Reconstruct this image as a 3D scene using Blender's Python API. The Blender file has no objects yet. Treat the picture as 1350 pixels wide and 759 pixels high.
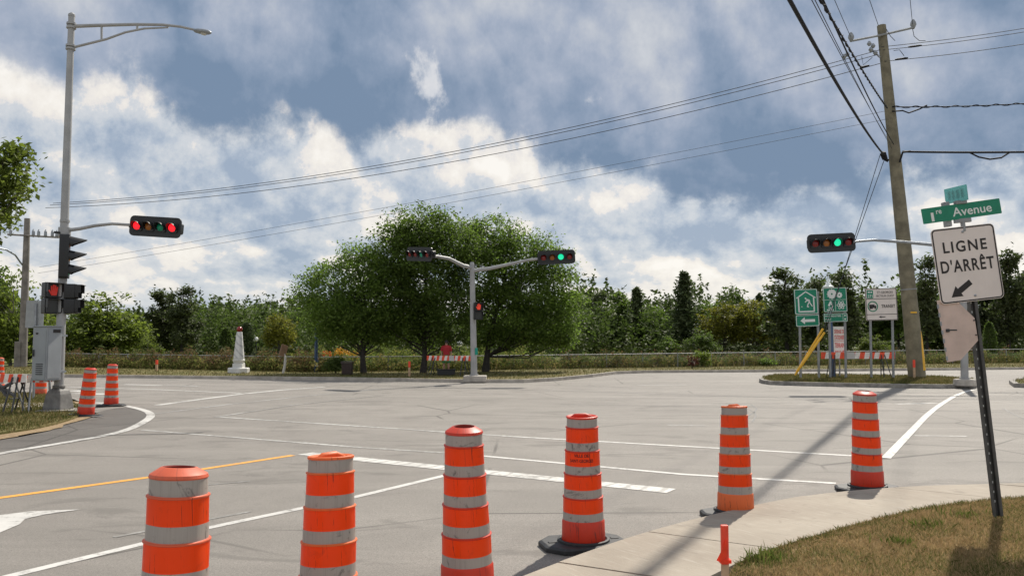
import bpy, bmesh, math, random
import numpy as np
from mathutils import Vector, Matrix, Euler
R = math.radians
random.seed(7)
rng = np.random.default_rng(11)
sc = bpy.context.scene
COL = sc.collection

# ------------------------------------------------------------------ camera
F = 1090.0; CH = 1.8; TH = math.atan(70.5 / F)
cd = bpy.data.cameras.new('camera'); cam = bpy.data.objects.new('camera', cd); COL.objects.link(cam)
cam.location = (0, 0, CH); cam.rotation_euler = (R(90) + TH, 0, 0)
cd.sensor_width = 36; cd.lens = F / 1350 * 36; cd.clip_start = 0.05; cd.clip_end = 6000
sc.camera = cam

# ------------------------------------------------------------------ exposure
EXPO = 0.65
vs = sc.view_settings
vs.view_transform = 'Standard'; vs.look = 'None'; vs.gamma = 1; vs.use_curve_mapping = False; vs.exposure = EXPO

# ------------------------------------------------------------------ node helper
class NT:
    def __init__(s, tree): s.t = tree; s.n = tree.nodes; s.l = tree.links
    def node(s, typ, **kw):
        n = s.n.new(typ)
        for k, v in kw.items(): setattr(n, k, v)
        return n
    def put(s, sock, v):
        if hasattr(v, 'is_output') or isinstance(v, bpy.types.NodeSocket): s.l.new(v, sock)
        else: sock.default_value = v
    def m(s, op, a, b=None, c=None, clamp=False):
        n = s.node('ShaderNodeMath', operation=op); n.use_clamp = clamp
        for i, v in enumerate((a, b, c)):
            if v is not None: s.put(n.inputs[i], v)
        return n.outputs[0]
    def ss(s, v, a, b, lo=0., hi=1.):
        n = s.node('ShaderNodeMapRange', interpolation_type='SMOOTHSTEP')
        s.put(n.inputs[0], v); s.put(n.inputs[1], a); s.put(n.inputs[2], b); s.put(n.inputs[3], lo); s.put(n.inputs[4], hi)
        return n.outputs[0]
    def mix(s, f, a, b, bt='MIX'):
        n = s.node('ShaderNodeMix', data_type='RGBA', blend_type=bt)
        s.put(n.inputs[0], f)
        s.put(n.inputs[6], a if not isinstance(a, tuple) else (*a[:3], 1)); s.put(n.inputs[7], b if not isinstance(b, tuple) else (*b[:3], 1))
        return n.outputs[2]
    def noise(s, vec, scale, detail=4., rough=.55, dist=0., dim='3D'):
        n = s.node('ShaderNodeTexNoise', noise_dimensions=dim)
        if vec is not None: s.put(n.inputs['Vector'], vec)
        s.put(n.inputs['Scale'], scale); n.inputs['Detail'].default_value = detail
        n.inputs['Roughness'].default_value = rough; n.inputs['Distortion'].default_value = dist
        return n.outputs[0]
    def xyz(s, x, y, z):
        n = s.node('ShaderNodeCombineXYZ')
        for i, v in enumerate((x, y, z)): s.put(n.inputs[i], v)
        return n.outputs[0]
    def sep(s, v):
        n = s.node('ShaderNodeSeparateXYZ'); s.put(n.inputs[0], v); return n.outputs
    def ramp(s, f, stops):
        n = s.node('ShaderNodeValToRGB'); cr = n.color_ramp
        while len(cr.elements) < len(stops): cr.elements.new(.5)
        for e, (p, c) in zip(cr.elements, stops): e.position = p; e.color = (*c[:3], 1)
        s.put(n.inputs[0], f); return n.outputs[0]

def lin(r, g, b, k=1.):
    f = lambda c: (c / 255 / 12.92 if c / 255 <= .04045 else ((c / 255 + .055) / 1.055) ** 2.4) * k
    return (f(r), f(g), f(b))

# ------------------------------------------------------------------ sky
SUN_AZ, SUN_EL = 27.0, 47.0
world = bpy.data.worlds.new('World'); sc.world = world; world.use_nodes = True
w = NT(world.node_tree); w.n.clear()
K = 1 / 2 ** EXPO
tc = w.node('ShaderNodeTexCoord').outputs['Generated']
X, Y, Z = w.sep(tc)
U = w.m('ARCTAN2', X, Y); V = Z
Vp = w.m('MAXIMUM', V, 0.0)
# cloud coordinates: round the horizon in x, y; height stretched near the horizon so that far clouds look flatter
lg = w.m('MULTIPLY', w.m('LOGARITHM', w.m('ADD', Vp, .10), math.e), .30)
def cp(kx, kz, ox=0., oz=0., dx=0., dz=0.):
    return w.xyz(w.m('ADD', w.m('MULTIPLY', X, kx), ox + dx), w.m('MULTIPLY', Y, kx), w.m('ADD', w.m('MULTIPLY', lg, kz), oz + dz))
def vor(p, sc_, det):
    n = w.node('ShaderNodeTexVoronoi', feature='F1'); w.put(n.inputs['Vector'], p); n.inputs['Scale'].default_value = sc_
    n.inputs['Detail'].default_value = det; n.inputs['Roughness'].default_value = .5; return w.m('SUBTRACT', 1., n.outputs['Distance'])
warp = w.node('ShaderNodeTexNoise'); w.put(warp.inputs['Vector'], cp(1., 1., 1., 3.)); warp.inputs['Scale'].default_value = 7.; warp.inputs['Detail'].default_value = 4.
wo_ = w.node('ShaderNodeVectorMath', operation='SCALE'); w.put(wo_.inputs[0], warp.outputs['Color']); wo_.inputs['Scale'].default_value = .11
def wp(p): n = w.node('ShaderNodeVectorMath', operation='ADD'); w.put(n.inputs[0], p); w.put(n.inputs[1], wo_.outputs[0]); return n.outputs[0]
def puff(dx, dz):
    big_ = w.noise(cp(1., 1., 0., 0., dx, dz), 5.2, 3., .5, .0)
    vv = vor(wp(cp(1., 1., 3., 1., dx, dz)), 8.5, 1.)
    wv = w.noise(cp(1., 1., 3., 1., dx, dz), 15., 8., .66, 0.)
    return w.m('ADD', w.m('ADD', w.m('MULTIPLY', big_, .55), w.m('MULTIPLY', vv, .27)), w.m('MULTIPLY', wv, .27))
n0 = puff(0., 0.); n1 = puff(.007, .013)
relief = w.m('MULTIPLY', w.m('SUBTRACT', n0, n1), 4.2)
big = w.noise(cp(1., .7, 9., 2.), 1.9, 3., .5, .1)
mid = w.noise(cp(1., 1.3, 5., 4.), 4.2, 6., .56, .15)
fine = w.noise(cp(1., 1., 2., 7.), 18., 7., .64, .1)
edge = w.ss(U, -.16, .33, .264, .20)
edge = w.m('ADD', edge, w.m('MULTIPLY', w.m('SUBTRACT', n0, .55), .26))
edge = w.m('ADD', edge, w.m('MULTIPLY', w.m('SUBTRACT', fine, .5), .05))
sd_ = w.m('SUBTRACT', V, edge)
D = w.ss(sd_, -.016, .022)
def blob(u, v, su, sv, slant=0.):
    dv = w.m('SUBTRACT', V, v); du = w.m('ADD', w.m('SUBTRACT', U, u), w.m('MULTIPLY', dv, slant))
    q = w.m('ADD', w.m('POWER', w.m('ABSOLUTE', w.m('DIVIDE', du, su)), 2.), w.m('POWER', w.m('ABSOLUTE', w.m('DIVIDE', dv, sv)), 2.))
    return w.m('POWER', math.e, w.m('MULTIPLY', q, -1.))
# ragged opening with a bright edge inside the bank
hole = w.m('MAXIMUM', blob(-.118, .318, .042, .085, .55), w.m('MULTIPLY', blob(.095, .285, .035, .03), .8))
hole = w.m('ADD', hole, w.m('MULTIPLY', w.m('SUBTRACT', fine, .5), 1.7))
hole = w.m('ADD', hole, w.m('MULTIPLY', w.m('SUBTRACT', n0, .55), 2.4))
H = w.ss(hole, .44, .80)
dk = w.m('ADD', w.m('MULTIPLY', w.m('SUBTRACT', big, .5), 1.8), w.m('MULTIPLY', w.m('SUBTRACT', mid, .5), 2.3))
dk = w.m('ADD', dk, w.m('MULTIPLY', w.m('SUBTRACT', n0, .55), 1.6))
dk = w.m('ADD', dk, w.m('MULTIPLY', w.m('SUBTRACT', fine, .5), .35))
dk = w.m('ADD', dk, w.ss(sd_, -.02, .2, .38, .66))
dk = w.m('ADD', dk, w.m('MULTIPLY', relief, .45), clamp=True)
deck = w.ramp(dk, [(0., lin(120, 141, 167, K)), (.25, lin(142, 158, 181, K)), (.5, lin(168, 178, 196, K)), (.75, lin(194, 199, 208, K)), (1., lin(214, 217, 221, K))])
deck = w.mix(w.m('MULTIPLY', H, .9), deck, w.ramp(w.m('ADD', .55, relief, clamp=True), [(0., lin(190, 200, 214, K)), (.6, lin(226, 226, 228, K)), (1., lin(250, 245, 238, K))]))
cb = w.m('ADD', w.m('MULTIPLY', w.m('SUBTRACT', n0, .535), 1.9), relief)
cb = w.m('ADD', cb, w.m('MULTIPLY', w.m('SUBTRACT', mid, .5), 1.5))
cb = w.m('ADD', cb, w.m('MULTIPLY', w.m('SUBTRACT', fine, .5), .75))
cb = w.m('ADD', cb, w.ss(V, .30, .03, .51, .58))
cb = w.m('ADD', cb, w.m('MULTIPLY', blob(-.10, .215, .36, .05), .12))
cb = w.m('SUBTRACT', cb, w.m('MULTIPLY', blob(-.45, .19, .16, .035), .2), clamp=True)
cum = w.ramp(cb, [(0., lin(158, 173, 193, K)), (.24, lin(184, 194, 207, K)), (.42, lin(205, 210, 216, K)), (.55, lin(214, 217, 221, K)), (.63, lin(236, 231, 226, K)), (.78, lin(246, 240, 231, K)), (1., lin(255, 250, 242, K))])
hz = w.ss(V, .10, .0)
cum = w.mix(w.m('MULTIPLY', hz, .5), cum, lin(224, 227, 228, K))
clouds = w.mix(D, cum, deck)
# unseen sky behind the viewer is brightened as front-lit cloud, for fill light
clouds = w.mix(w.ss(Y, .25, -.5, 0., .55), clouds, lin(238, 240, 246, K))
clouds = w.mix(w.ss(Z, 0., -.05), clouds, (.18, .17, .15))
sky = w.node('ShaderNodeTexSky', sky_type='NISHITA'); sky.sun_disc = False
sky.sun_elevation = R(SUN_EL); sky.sun_rotation = R(SUN_AZ)
bg1 = w.node('ShaderNodeBackground'); w.l.new(sky.outputs[0], bg1.inputs[0]); bg1.inputs[1].default_value = .07
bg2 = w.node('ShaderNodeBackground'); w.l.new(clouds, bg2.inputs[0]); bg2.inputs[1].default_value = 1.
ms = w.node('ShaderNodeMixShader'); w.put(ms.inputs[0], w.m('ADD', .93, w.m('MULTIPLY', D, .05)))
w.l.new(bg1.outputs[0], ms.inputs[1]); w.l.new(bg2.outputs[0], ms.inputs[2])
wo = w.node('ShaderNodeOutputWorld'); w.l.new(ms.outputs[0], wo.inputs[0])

# ------------------------------------------------------------------ sun
sd = bpy.data.lights.new('sun', 'SUN'); sun = bpy.data.objects.new('sun', sd); COL.objects.link(sun)
sd.energy = 3.6; sd.angle = R(.9); sd.color = (1, .93, .82)
sdir = Vector((math.sin(R(SUN_AZ)) * math.cos(R(SUN_EL)), math.cos(R(SUN_AZ)) * math.cos(R(SUN_EL)), math.sin(R(SUN_EL))))
sun.rotation_euler = (-sdir).to_track_quat('-Z', 'Y').to_euler(); sun.location = (20, 30, 40)

# ------------------------------------------------------------------ pixel helpers (photo pixels -> real places)
def ray(px, py):
    x = (px - 675) / F; y = (379.5 - py) / F
    return Vector((x, math.cos(TH) - y * math.sin(TH), math.sin(TH) + y * math.cos(TH)))
def G(px, py, z=0.):
    d = ray(px, py); t = (z - CH) / d.z
    return Vector((d.x * t, d.y * t, z))
def P(px, py, Yd):
    d = ray(px, py); t = Yd / d.y
    return Vector((d.x * t, Yd, CH + d.z * t))
def XY(px, Yd, z=0.):
    q = P(px, 450, Yd); return Vector((q.x, Yd, z))

# ------------------------------------------------------------------ materials
MATS = {}
def mat(name, col, rough=.6, metal=0., var=0., scale=6., bump=0., bscale=40., spec=None, transl=0., tcol=None, island=0.):
    if name in MATS: return MATS[name]
    m = bpy.data.materials.new(name); m.use_nodes = True; t = NT(m.node_tree); MATS[name] = m
    b = t.n['Principled BSDF']; b.inputs['Roughness'].default_value = rough; b.inputs['Metallic'].default_value = metal
    if spec is not None: b.inputs['Specular IOR Level'].default_value = spec
    c = (*col, 1)
    oc = t.node('ShaderNodeTexCoord').outputs['Object']
    if var:
        f = t.noise(oc, scale, 6., .6)
        f = t.ss(f, .3, .7)
        c = t.mix(f, tuple(v * (1 - var) for v in col), tuple(min(1, v * (1 + var)) for v in col))
    if island:
        g_ = t.node('ShaderNodeNewGeometry').outputs['Random Per Island']
        lo = tuple(v * (1 - island) for v in col); hi = (col[0] * (1 + island * 1.25), col[1] * (1 + island), col[2] * (1 + island * .7))
        c2 = t.mix(g_, lo, hi)
        c = c2 if not var else t.mix(.5, c, c2)
    t.put(b.inputs['Base Color'], c)
    if bump:
        bn = t.node('ShaderNodeBump'); bn.inputs['Strength'].default_value = bump; bn.inputs['Distance'].default_value = .01
        t.put(bn.inputs['Height'], t.noise(oc, bscale, 4., .6)); t.l.new(bn.outputs[0], b.inputs['Normal'])
    if transl:
        tr = t.node('ShaderNodeBsdfTranslucent'); tr.inputs[0].default_value = (*(tcol or col), 1)
        if island and not tcol: pass
        mx = t.node('ShaderNodeMixShader'); mx.inputs[0].default_value = transl
        t.l.new(b.outputs[0], mx.inputs[1]); t.l.new(tr.outputs[0], mx.inputs[2])
        t.l.new(mx.outputs[0], t.n['Material Output'].inputs[0])
    return m
def lamp(name, col, s):
    if name in MATS: return MATS[name]
    m = bpy.data.materials.new(name); m.use_nodes = True; MATS[name] = m; b = m.node_tree.nodes['Principled BSDF']
    b.inputs['Base Color'].default_value = (*[c * .3 for c in col], 1); b.inputs['Emission Color'].default_value = (*col, 1); b.inputs['Emission Strength'].default_value = s
    return m

def asphalt_mat(name, base, dark=0.):
    m = bpy.data.materials.new(name); m.use_nodes = True; t = NT(m.node_tree); MATS[name] = m
    b = t.n['Principled BSDF']
    oc = t.node('ShaderNodeTexCoord').outputs['Object']
    x, y, z = t.sep(oc)
    large = t.noise(oc, .09, 5., .6, .4); med = t.noise(oc, .8, 6., .65, .6); fine = t.noise(oc, 55., 3., .8); grit = t.noise(oc, 190., 2., .7)
    # wheel lanes: stretched noise along the two directions of travel
    la = t.noise(t.xyz(t.m('MULTIPLY', x, .05), t.m('MULTIPLY', y, .9), 0.), 1., 4., .6)
    c = t.mix(t.ss(large, .32, .68), tuple(v * .80 for v in base), tuple(v * 1.15 for v in base))
    c = t.mix(t.ss(med, .42, .68, 0., .62), c, tuple(v * .72 for v in base))
    c = t.mix(t.ss(la, .48, .7, 0., .6), c, tuple(v * 1.28 for v in base))
    tk = t.noise(t.xyz(t.m('ADD', t.m('MULTIPLY', x, .035), t.m('MULTIPLY', t.noise(oc, .15, 2.), .5)), t.m('MULTIPLY', y, 1.6), 3.), 1., 3., .55)
    c = t.mix(t.ss(tk, .54, .68, 0., .38), c, tuple(v * .66 for v in base))
    c = t.mix(t.ss(t.noise(oc, .33, 2., .5, .2), .6, .63, 0., .22), c, tuple(v * .72 for v in base))
    sp_ = t.noise(oc, 7., 5., .75); c = t.mix(t.ss(sp_, .60, .70, 0., .6), c, tuple(v * .5 for v in base))
    c = t.mix(t.ss(t.noise(oc, 17., 4., .75), .4, .68, 0., .5), c, tuple(v * .68 for v in base))
    c = t.mix(t.ss(fine, .38, .66, 0., .75), c, tuple(v * .5 for v in base))
    c = t.mix(t.ss(grit, .52, .74, 0., .8), c, tuple(min(1, v * 1.9) for v in base))
    # cracks
    wv = t.mix(.12, oc, t.node('ShaderNodeTexNoise').outputs['Color'])
    vo = t.node('ShaderNodeTexVoronoi', feature='DISTANCE_TO_EDGE'); t.put(vo.inputs['Vector'], wv); vo.inputs['Scale'].default_value = .22
    cr = t.m('MULTIPLY', t.ss(vo.outputs['Distance'], .007, .001), t.ss(t.noise(oc, .17, 2.), .44, .54))
    c = t.mix(t.m('MULTIPLY', cr, .85), c, tuple(v * .35 for v in base))
    # oil stains and smudges
    st = t.m('MULTIPLY', t.ss(t.noise(t.xyz(t.m('MULTIPLY', x, .45), y, 3.), 1.5, 5., .6, .8),   .54, .66), .6)
    c = t.mix(st, c, tuple(v * .55 for v in base))
    t.put(b.inputs['Base Color'], c); b.inputs['Roughness'].default_value = .72
    b.inputs['Specular IOR Level'].default_value = .22
    bn = t.node('ShaderNodeBump'); bn.inputs['Strength'].default_value = .5; bn.inputs['Distance'].default_value = .012
    t.put(bn.inputs['Height'], t.m('ADD', grit, t.m('MULTIPLY', fine, .8))); t.l.new(bn.outputs[0], b.inputs['Normal'])
    return m
def paint_mat(name, col, wear, ribs=0.):
    m = bpy.data.materials.new(name); m.use_nodes = True; t = NT(m.node_tree); MATS[name] = m
    b = t.n['Principled BSDF']; oc = t.node('ShaderNodeTexCoord').outputs['Object']
    f = t.m('ADD', t.m('MULTIPLY', t.noise(oc, 9., 6., .75), .6), t.m('MULTIPLY', t.noise(oc, .7, 3., .6), .4))
    f = t.ss(f, wear - .10, wear + .05)
    if ribs:
        uv = t.node('ShaderNodeTexCoord').outputs['UV']; u_, v_, _ = t.sep(uv)
        wig = t.m('MULTIPLY', t.noise(oc, 3., 2.), .25)
        s_ = t.ss(t.m('SINE', t.m('MULTIPLY', t.m('ADD', u_, wig), 2 * math.pi / ribs)), .45, .9)
        f = t.m('MAXIMUM', f, t.m('MULTIPLY', s_, .6))
    c = t.mix(t.ss(t.noise(oc, 1.2, 5., .6), .3, .7), tuple(v * .82 for v in col), col)
    c = t.mix(t.m('MULTIPLY', f, .92), c, (.19, .178, .16))
    t.put(b.inputs['Base Color'], c); b.inputs['Roughness'].default_value = .65
    return m
def grass_mat(name, a, b_, c_, sc_=1.2, sc2=18.):
    m = bpy.data.materials.new(name); m.use_nodes = True; t = NT(m.node_tree); MATS[name] = m
    b = t.n['Principled BSDF']; oc = t.node('ShaderNodeTexCoord').outputs['Object']
    c = t.mix(t.ss(t.noise(oc, sc_, 6., .65, .3), .35, .65), a, b_)
    c = t.mix(t.ss(t.noise(oc, sc2, 5., .7), .45, .7), c, c_)
    c = t.mix(t.ss(t.noise(oc, sc2 * 6, 3., .7), .45, .75, 0., .6), c, tuple(v * .45 for v in a))
    t.put(b.inputs['Base Color'], c); b.inputs['Roughness'].default_value = .9; b.inputs['Specular IOR Level'].default_value = .1
    bn = t.node('ShaderNodeBump'); bn.inputs['Strength'].default_value = .8; bn.inputs['Distance'].default_value = .03
    t.put(bn.inputs['Height'], t.noise(oc, sc2 * 3, 4., .7)); t.l.new(bn.outputs[0], b.inputs['Normal'])
    return m
def blade_mat(name, green, dry, sc_=1.2, thr=.5, tr=.35):
    """grass blades: each blade its own shade, dry in patches"""
    m = bpy.data.materials.new(name); m.use_nodes = True; t = NT(m.node_tree); MATS[name] = m
    b = t.n['Principled BSDF']; oc = t.node('ShaderNodeTexCoord').outputs['Object']
    ri = t.node('ShaderNodeNewGeometry').outputs['Random Per Island']
    f = t.m('ADD', t.noise(oc, sc_, 5., .65, .3), t.m('MULTIPLY', t.m('SUBTRACT', ri, .5), .45))
    c = t.mix(t.ss(f, thr - .12, thr + .12), green, dry)
    c = t.mix(t.m('MULTIPLY', t.m('FRACT', t.m('MULTIPLY', ri, 37.)), .5), c, tuple(v * .4 for v in green))
    t.put(b.inputs['Base Color'], c); b.inputs['Roughness'].default_value = .8; b.inputs['Specular IOR Level'].default_value = .15
    trn = t.node('ShaderNodeBsdfTranslucent'); t.put(trn.inputs[0], c)
    mx = t.node('ShaderNodeMixShader'); mx.inputs[0].default_value = tr
    t.l.new(b.outputs[0], mx.inputs[1]); t.l.new(trn.outputs[0], mx.inputs[2]); t.l.new(mx.outputs[0], t.n['Material Output'].inputs[0])
    return m
def leaf_mat(name, col, tcol, tr=.4, sp=.22):
    m = bpy.data.materials.new(name); m.use_nodes = True; t = NT(m.node_tree); MATS[name] = m
    b = t.n['Principled BSDF']; oc = t.node('ShaderNodeTexCoord').outputs['Object']
    ri = t.node('ShaderNodeNewGeometry').outputs['Random Per Island']
    orn = t.node('ShaderNodeObjectInfo').outputs['Random']
    f = t.m('ADD', t.m('MULTIPLY', ri, .6), t.m('MULTIPLY', t.ss(t.noise(oc, .8, 3., .6), .3, .7), .5), clamp=True)
    k = t.m('ADD', .82, t.m('MULTIPLY', orn, .36))
    def sc3(cc):
        n = t.node('ShaderNodeVectorMath', operation='SCALE'); t.put(n.inputs[0], cc); t.put(n.inputs['Scale'], k); return n.outputs[0]
    c = t.mix(f, tuple(v * .5 for v in col), (col[0] * 1.6, col[1] * 1.35, col[2] * 1.1))
    tcx = t.mix(f, tuple(v * .6 for v in tcol), tuple(v * 1.3 for v in tcol))
    t.put(b.inputs['Base Color'], sc3(c)); b.inputs['Roughness'].default_value = .6; b.inputs['Specular IOR Level'].default_value = sp
    trn = t.node('ShaderNodeBsdfTranslucent'); t.put(trn.inputs[0], sc3(tcx))
    mx = t.node('ShaderNodeMixShader'); mx.inputs[0].default_value = tr
    t.l.new(b.outputs[0], mx.inputs[1]); t.l.new(trn.outputs[0], mx.inputs[2]); t.l.new(mx.outputs[0], t.n['Material Output'].inputs[0])
    return m

M_ASPH = asphalt_mat('asphalt', (.272, .251, .225)); M_PATCH = asphalt_mat('asphalt_newer', (.15, .138, .125))
M_WHITE = paint_mat('paint_white', (.58, .565, .53), .575); M_WORN = paint_mat('paint_white_worn', (.42, .41, .385), .49)
M_BAR = paint_mat('paint_stop_bar', (.60, .585, .545), .60, ribs=.22); M_YEL = paint_mat('paint_yellow', (.78, .36, .05), .64)
M_DOT = paint_mat('paint_dotted', (.52, .51, .475), .54, ribs=.22)
M_GALV = mat('galvanised_steel', (.28, .29, .295), .55, .4, .15, 3.); M_STEEL = mat('grey_steel', (.30, .32, .34), .5, .6, .15, 5.)
M_ALU = mat('aluminium_pole', (.34, .34, .335), .55, .3, .12, 2.)
M_CONC = mat('concrete', (.40, .365, .315), .9, 0, .2, 2.5, .35, 60.); M_CONC_D = mat('concrete_weathered', (.24, .225, .2), .9, 0, .35, 4., .4, 40.)
M_BLACK = mat('black_plastic', (.012, .013, .014), .45); M_RUB = mat('black_rubber', (.018, .019, .02), .6, 0, .4, 12., .3, 30.)
M_DKST = mat('dark_steel', (.05, .052, .055), .5, .4, .3, 12.)
def orange_mat(name, col, tcol, tr, rough):
    """fluorescent sheeting with scuffs, drips and dark rub marks of its own on every barrel"""
    m = bpy.data.materials.new(name); m.use_nodes = True; t = NT(m.node_tree); b = t.n['Principled BSDF']; MATS[name] = m
    oc = t.node('ShaderNodeTexCoord').outputs['Object']; x, y, z = t.sep(oc); rnd = t.node('ShaderNodeObjectInfo').outputs['Random']; of = t.m('MULTIPLY', rnd, 31.)
    ang = t.m('ARCTAN2', y, x)
    p = t.xyz(t.m('ADD', t.m('MULTIPLY', ang, 3.2), t.m('MULTIPLY', z, 1.3)), t.m('MULTIPLY', z, .9), of)
    st = t.m('MULTIPLY', t.ss(t.noise(p, 3.2, 6., .72, .6), .585, .665), .8)
    sm = t.ss(t.noise(t.xyz(x, y, t.m('ADD', z, of)), 7., 6., .7, .8), .55, .75, 0., .35)
    dr = t.ss(t.noise(t.xyz(t.m('MULTIPLY', ang, 14.), t.m('MULTIPLY', z, .8), of), 1.7, 3., .6), .55, .8, 0., .3)
    c = t.mix(dr, col, tuple(v * .62 for v in col)); c = t.mix(sm, c, tuple(v * .5 + .03 for v in col)); c = t.mix(st, c, (.045, .03, .025))
    t.put(b.inputs['Base Color'], c); b.inputs['Roughness'].default_value = rough
    bn = t.node('ShaderNodeBump'); bn.inputs['Strength'].default_value = .25; bn.inputs['Distance'].default_value = .02; t.put(bn.inputs['Height'], t.noise(t.xyz(x, y, t.m('ADD', z, of)), 5., 3., .5)); t.l.new(bn.outputs[0], b.inputs['Normal'])
    trn = t.node('ShaderNodeBsdfTranslucent'); t.put(trn.inputs[0], t.mix(t.m('MAXIMUM', st, sm), tcol, tuple(v * .3 for v in tcol)))
    mx = t.node('ShaderNodeMixShader'); mx.inputs[0].default_value = tr; t.l.new(b.outputs[0], mx.inputs[1]); t.l.new(trn.outputs[0], mx.inputs[2]); t.l.new(mx.outputs[0], t.n['Material Output'].inputs[0]); return m
M_ORANGE = orange_mat('orange_sheeting', (1., .085, .002), (1., .11, .0), .40, .34); M_ORBODY = orange_mat('orange_plastic', (.66, .12, .05), (.7, .12, .04), .12, .5)
M_ORBODY2 = orange_mat('orange_plastic_sun_faded', (.80, .17, .04), (.82, .15, .02), .22, .5); M_REDB = orange_mat('red_orange_plastic', (.62, .042, .013), (.7, .05, .008), .22, .45)
M_WOODP = mat('pressure_treated_wood', (.19, .168, .115), .85, 0, .3, 2., .5, 20.)
M_WOODG = mat('grey_weathered_wood', (.20, .18, .16), .9, 0, .3, 2.)
M_WIRE = mat('wire_black', (.013, .013, .015), .75, spec=.2); M_WIREG = mat('wire_grey', (.05, .052, .056), .75, spec=.2)
M_SWHITE = mat('sign_white', (.72, .645, .60), .5, 0, .05, 3.); M_SGREEN = mat('sign_green', (.0, .20, .11), .5, 0, .1, 4.)
M_FENCE = mat('weathered_fence_wire', (.30, .305, .30), .7, .3, .15, 6.)
M_SGREY = mat('sign_back', (.58, .45, .39), .6, 0., .12, 4.); M_INK = mat('sign_black', (.012, .008, .007), .5)
M_SYM = mat('sign_white_symbol', (.72, .74, .72), .5); M_RED = mat('sign_red', (.62, .03, .03), .5); M_YELP = mat('yellow_plastic', (.80, .44, .03), .45, 0, .1, 3.)
M_BWHT = mat('barricade_white', (.74, .70, .66), .5, 0, .15, 8.); M_BRED = mat('barricade_red', (.80, .085, .03), .45, 0, .15, 8.)
M_CAB = mat('cabinet_grey', (.27, .29, .305), .5, .1, .08, 2.); M_BLUE = mat('blue_paint', (.03, .07, .16), .4)
def silver_mat():
    m = bpy.data.materials.new('silver_sheeting'); m.use_nodes = True; t = NT(m.node_tree); b = t.n['Principled BSDF']
    oc = t.node('ShaderNodeTexCoord').outputs['Object']; x, y, z = t.sep(oc)
    ang = t.m('ARCTAN2', y, x)
    s1 = t.noise(t.xyz(t.m('MULTIPLY', ang, 9.), t.m('MULTIPLY', z, 1.4), t.node('ShaderNodeObjectInfo').outputs['Random']), 1.6, 4., .7)
    s2 = t.noise(t.xyz(x, y, t.m('ADD', z, t.m('MULTIPLY', t.node('ShaderNodeObjectInfo').outputs['Random'], 17.))), 9., 6., .72, 1.)
    c = t.mix(t.ss(s1, .45, .75, 0., .55), (.335, .302, .268), (.225, .2, .178))
    c = t.mix(t.ss(s2, .545, .68, 0., .8), c, (.075, .07, .066))
    t.put(b.inputs['Base Color'], c); b.inputs['Roughness'].default_value = .5; b.inputs['Metallic'].default_value = .0
    return m
M_SILV = silver_mat()
M_LAWN = grass_mat('lawn_soil', (.27, .19, .095), (.16, .15, .05), (.36, .27, .15)); M_VERGE = grass_mat('verge_grass', (.16, .13, .055), (.09, .10, .03), (.22, .18, .09), .5, 6.)
M_PARK = grass_mat('park_grass', (.10, .13, .03), (.16, .16, .055), (.2, .18, .08), .06, 1.); M_SAND = grass_mat('sandy_soil', (.34, .25, .15), (.28, .2, .12), (.4, .31, .2), 2., 12.)
M_BLADE = blade_mat('lawn_blades', (.14, .165, .04), (.52, .36, .19), .9, .41); M_BLADE_V = blade_mat('verge_blades', (.09, .11, .025), (.24, .19, .085), .35, .47)
M_WEEDG = blade_mat('weed_leaves', (.17, .20, .05), (.29, .23, .09), .3, .52, .5); M_WEEDR = blade_mat('weed_leaves_reddish', (.11, .135, .04), (.20, .11, .06), .45, .5, .4)
M_BARK = mat('bark', (.035, .03, .025), .9, 0, .3, 6., .6, 20.); M_BARKL = mat('bark_grey', (.10, .09, .075), .9, 0, .3, 5., .6, 20.)
L_ELM = leaf_mat('leaves_fresh_green', (.075, .122, .03), (.20, .32, .05), .44); L_DARK = leaf_mat('leaves_dark_green', (.07, .108, .036), (.14, .22, .04), .42)
L_POP = leaf_mat('leaves_grey_green', (.075, .098, .048), (.11, .16, .045), .35); L_YEL = leaf_mat('leaves_yellow_green', (.12, .135, .022), (.24, .25, .03), .42)
L_LIGHT = leaf_mat('leaves_light_green', (.085, .125, .026), (.2, .27, .04), .42); L_CON = leaf_mat('needles_dark', (.07, .105, .05), (.075, .115, .04), .28)
L_WOOD = leaf_mat('leaves_wood', (.055, .084, .028), (.075, .12, .024), .3, .1)
L_UNDER = leaf_mat('leaves_undergrowth', (.038, .056, .02), (.04, .06, .012), .15, .05)
L_FIR = leaf_mat('needles_grey_green', (.085, .12, .06), (.10, .15, .05), .3, .15)
L_FLOW = leaf_mat('flowers_golden', (.62, .36, .02), (.6, .35, .02), .3); L_ORFL = leaf_mat('flowers_orange', (.6, .16, .02), (.6, .16, .02), .3)
G_RED = lamp('lens_red_lit', (1, .012, .02), 1.1); G_GRN = lamp('lens_green_lit', (.01, .52, .26), 1.0); G_HAND = lamp('lens_hand_lit', (1, .07, .03), .3)
O_RED = mat('lens_red_dark', (.20, .012, .01), .3); O_AMB = mat('lens_amber_dark', (.30, .10, .015), .3); O_GRN = mat('lens_green_dark', (.0, .26, .14), .3)

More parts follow.
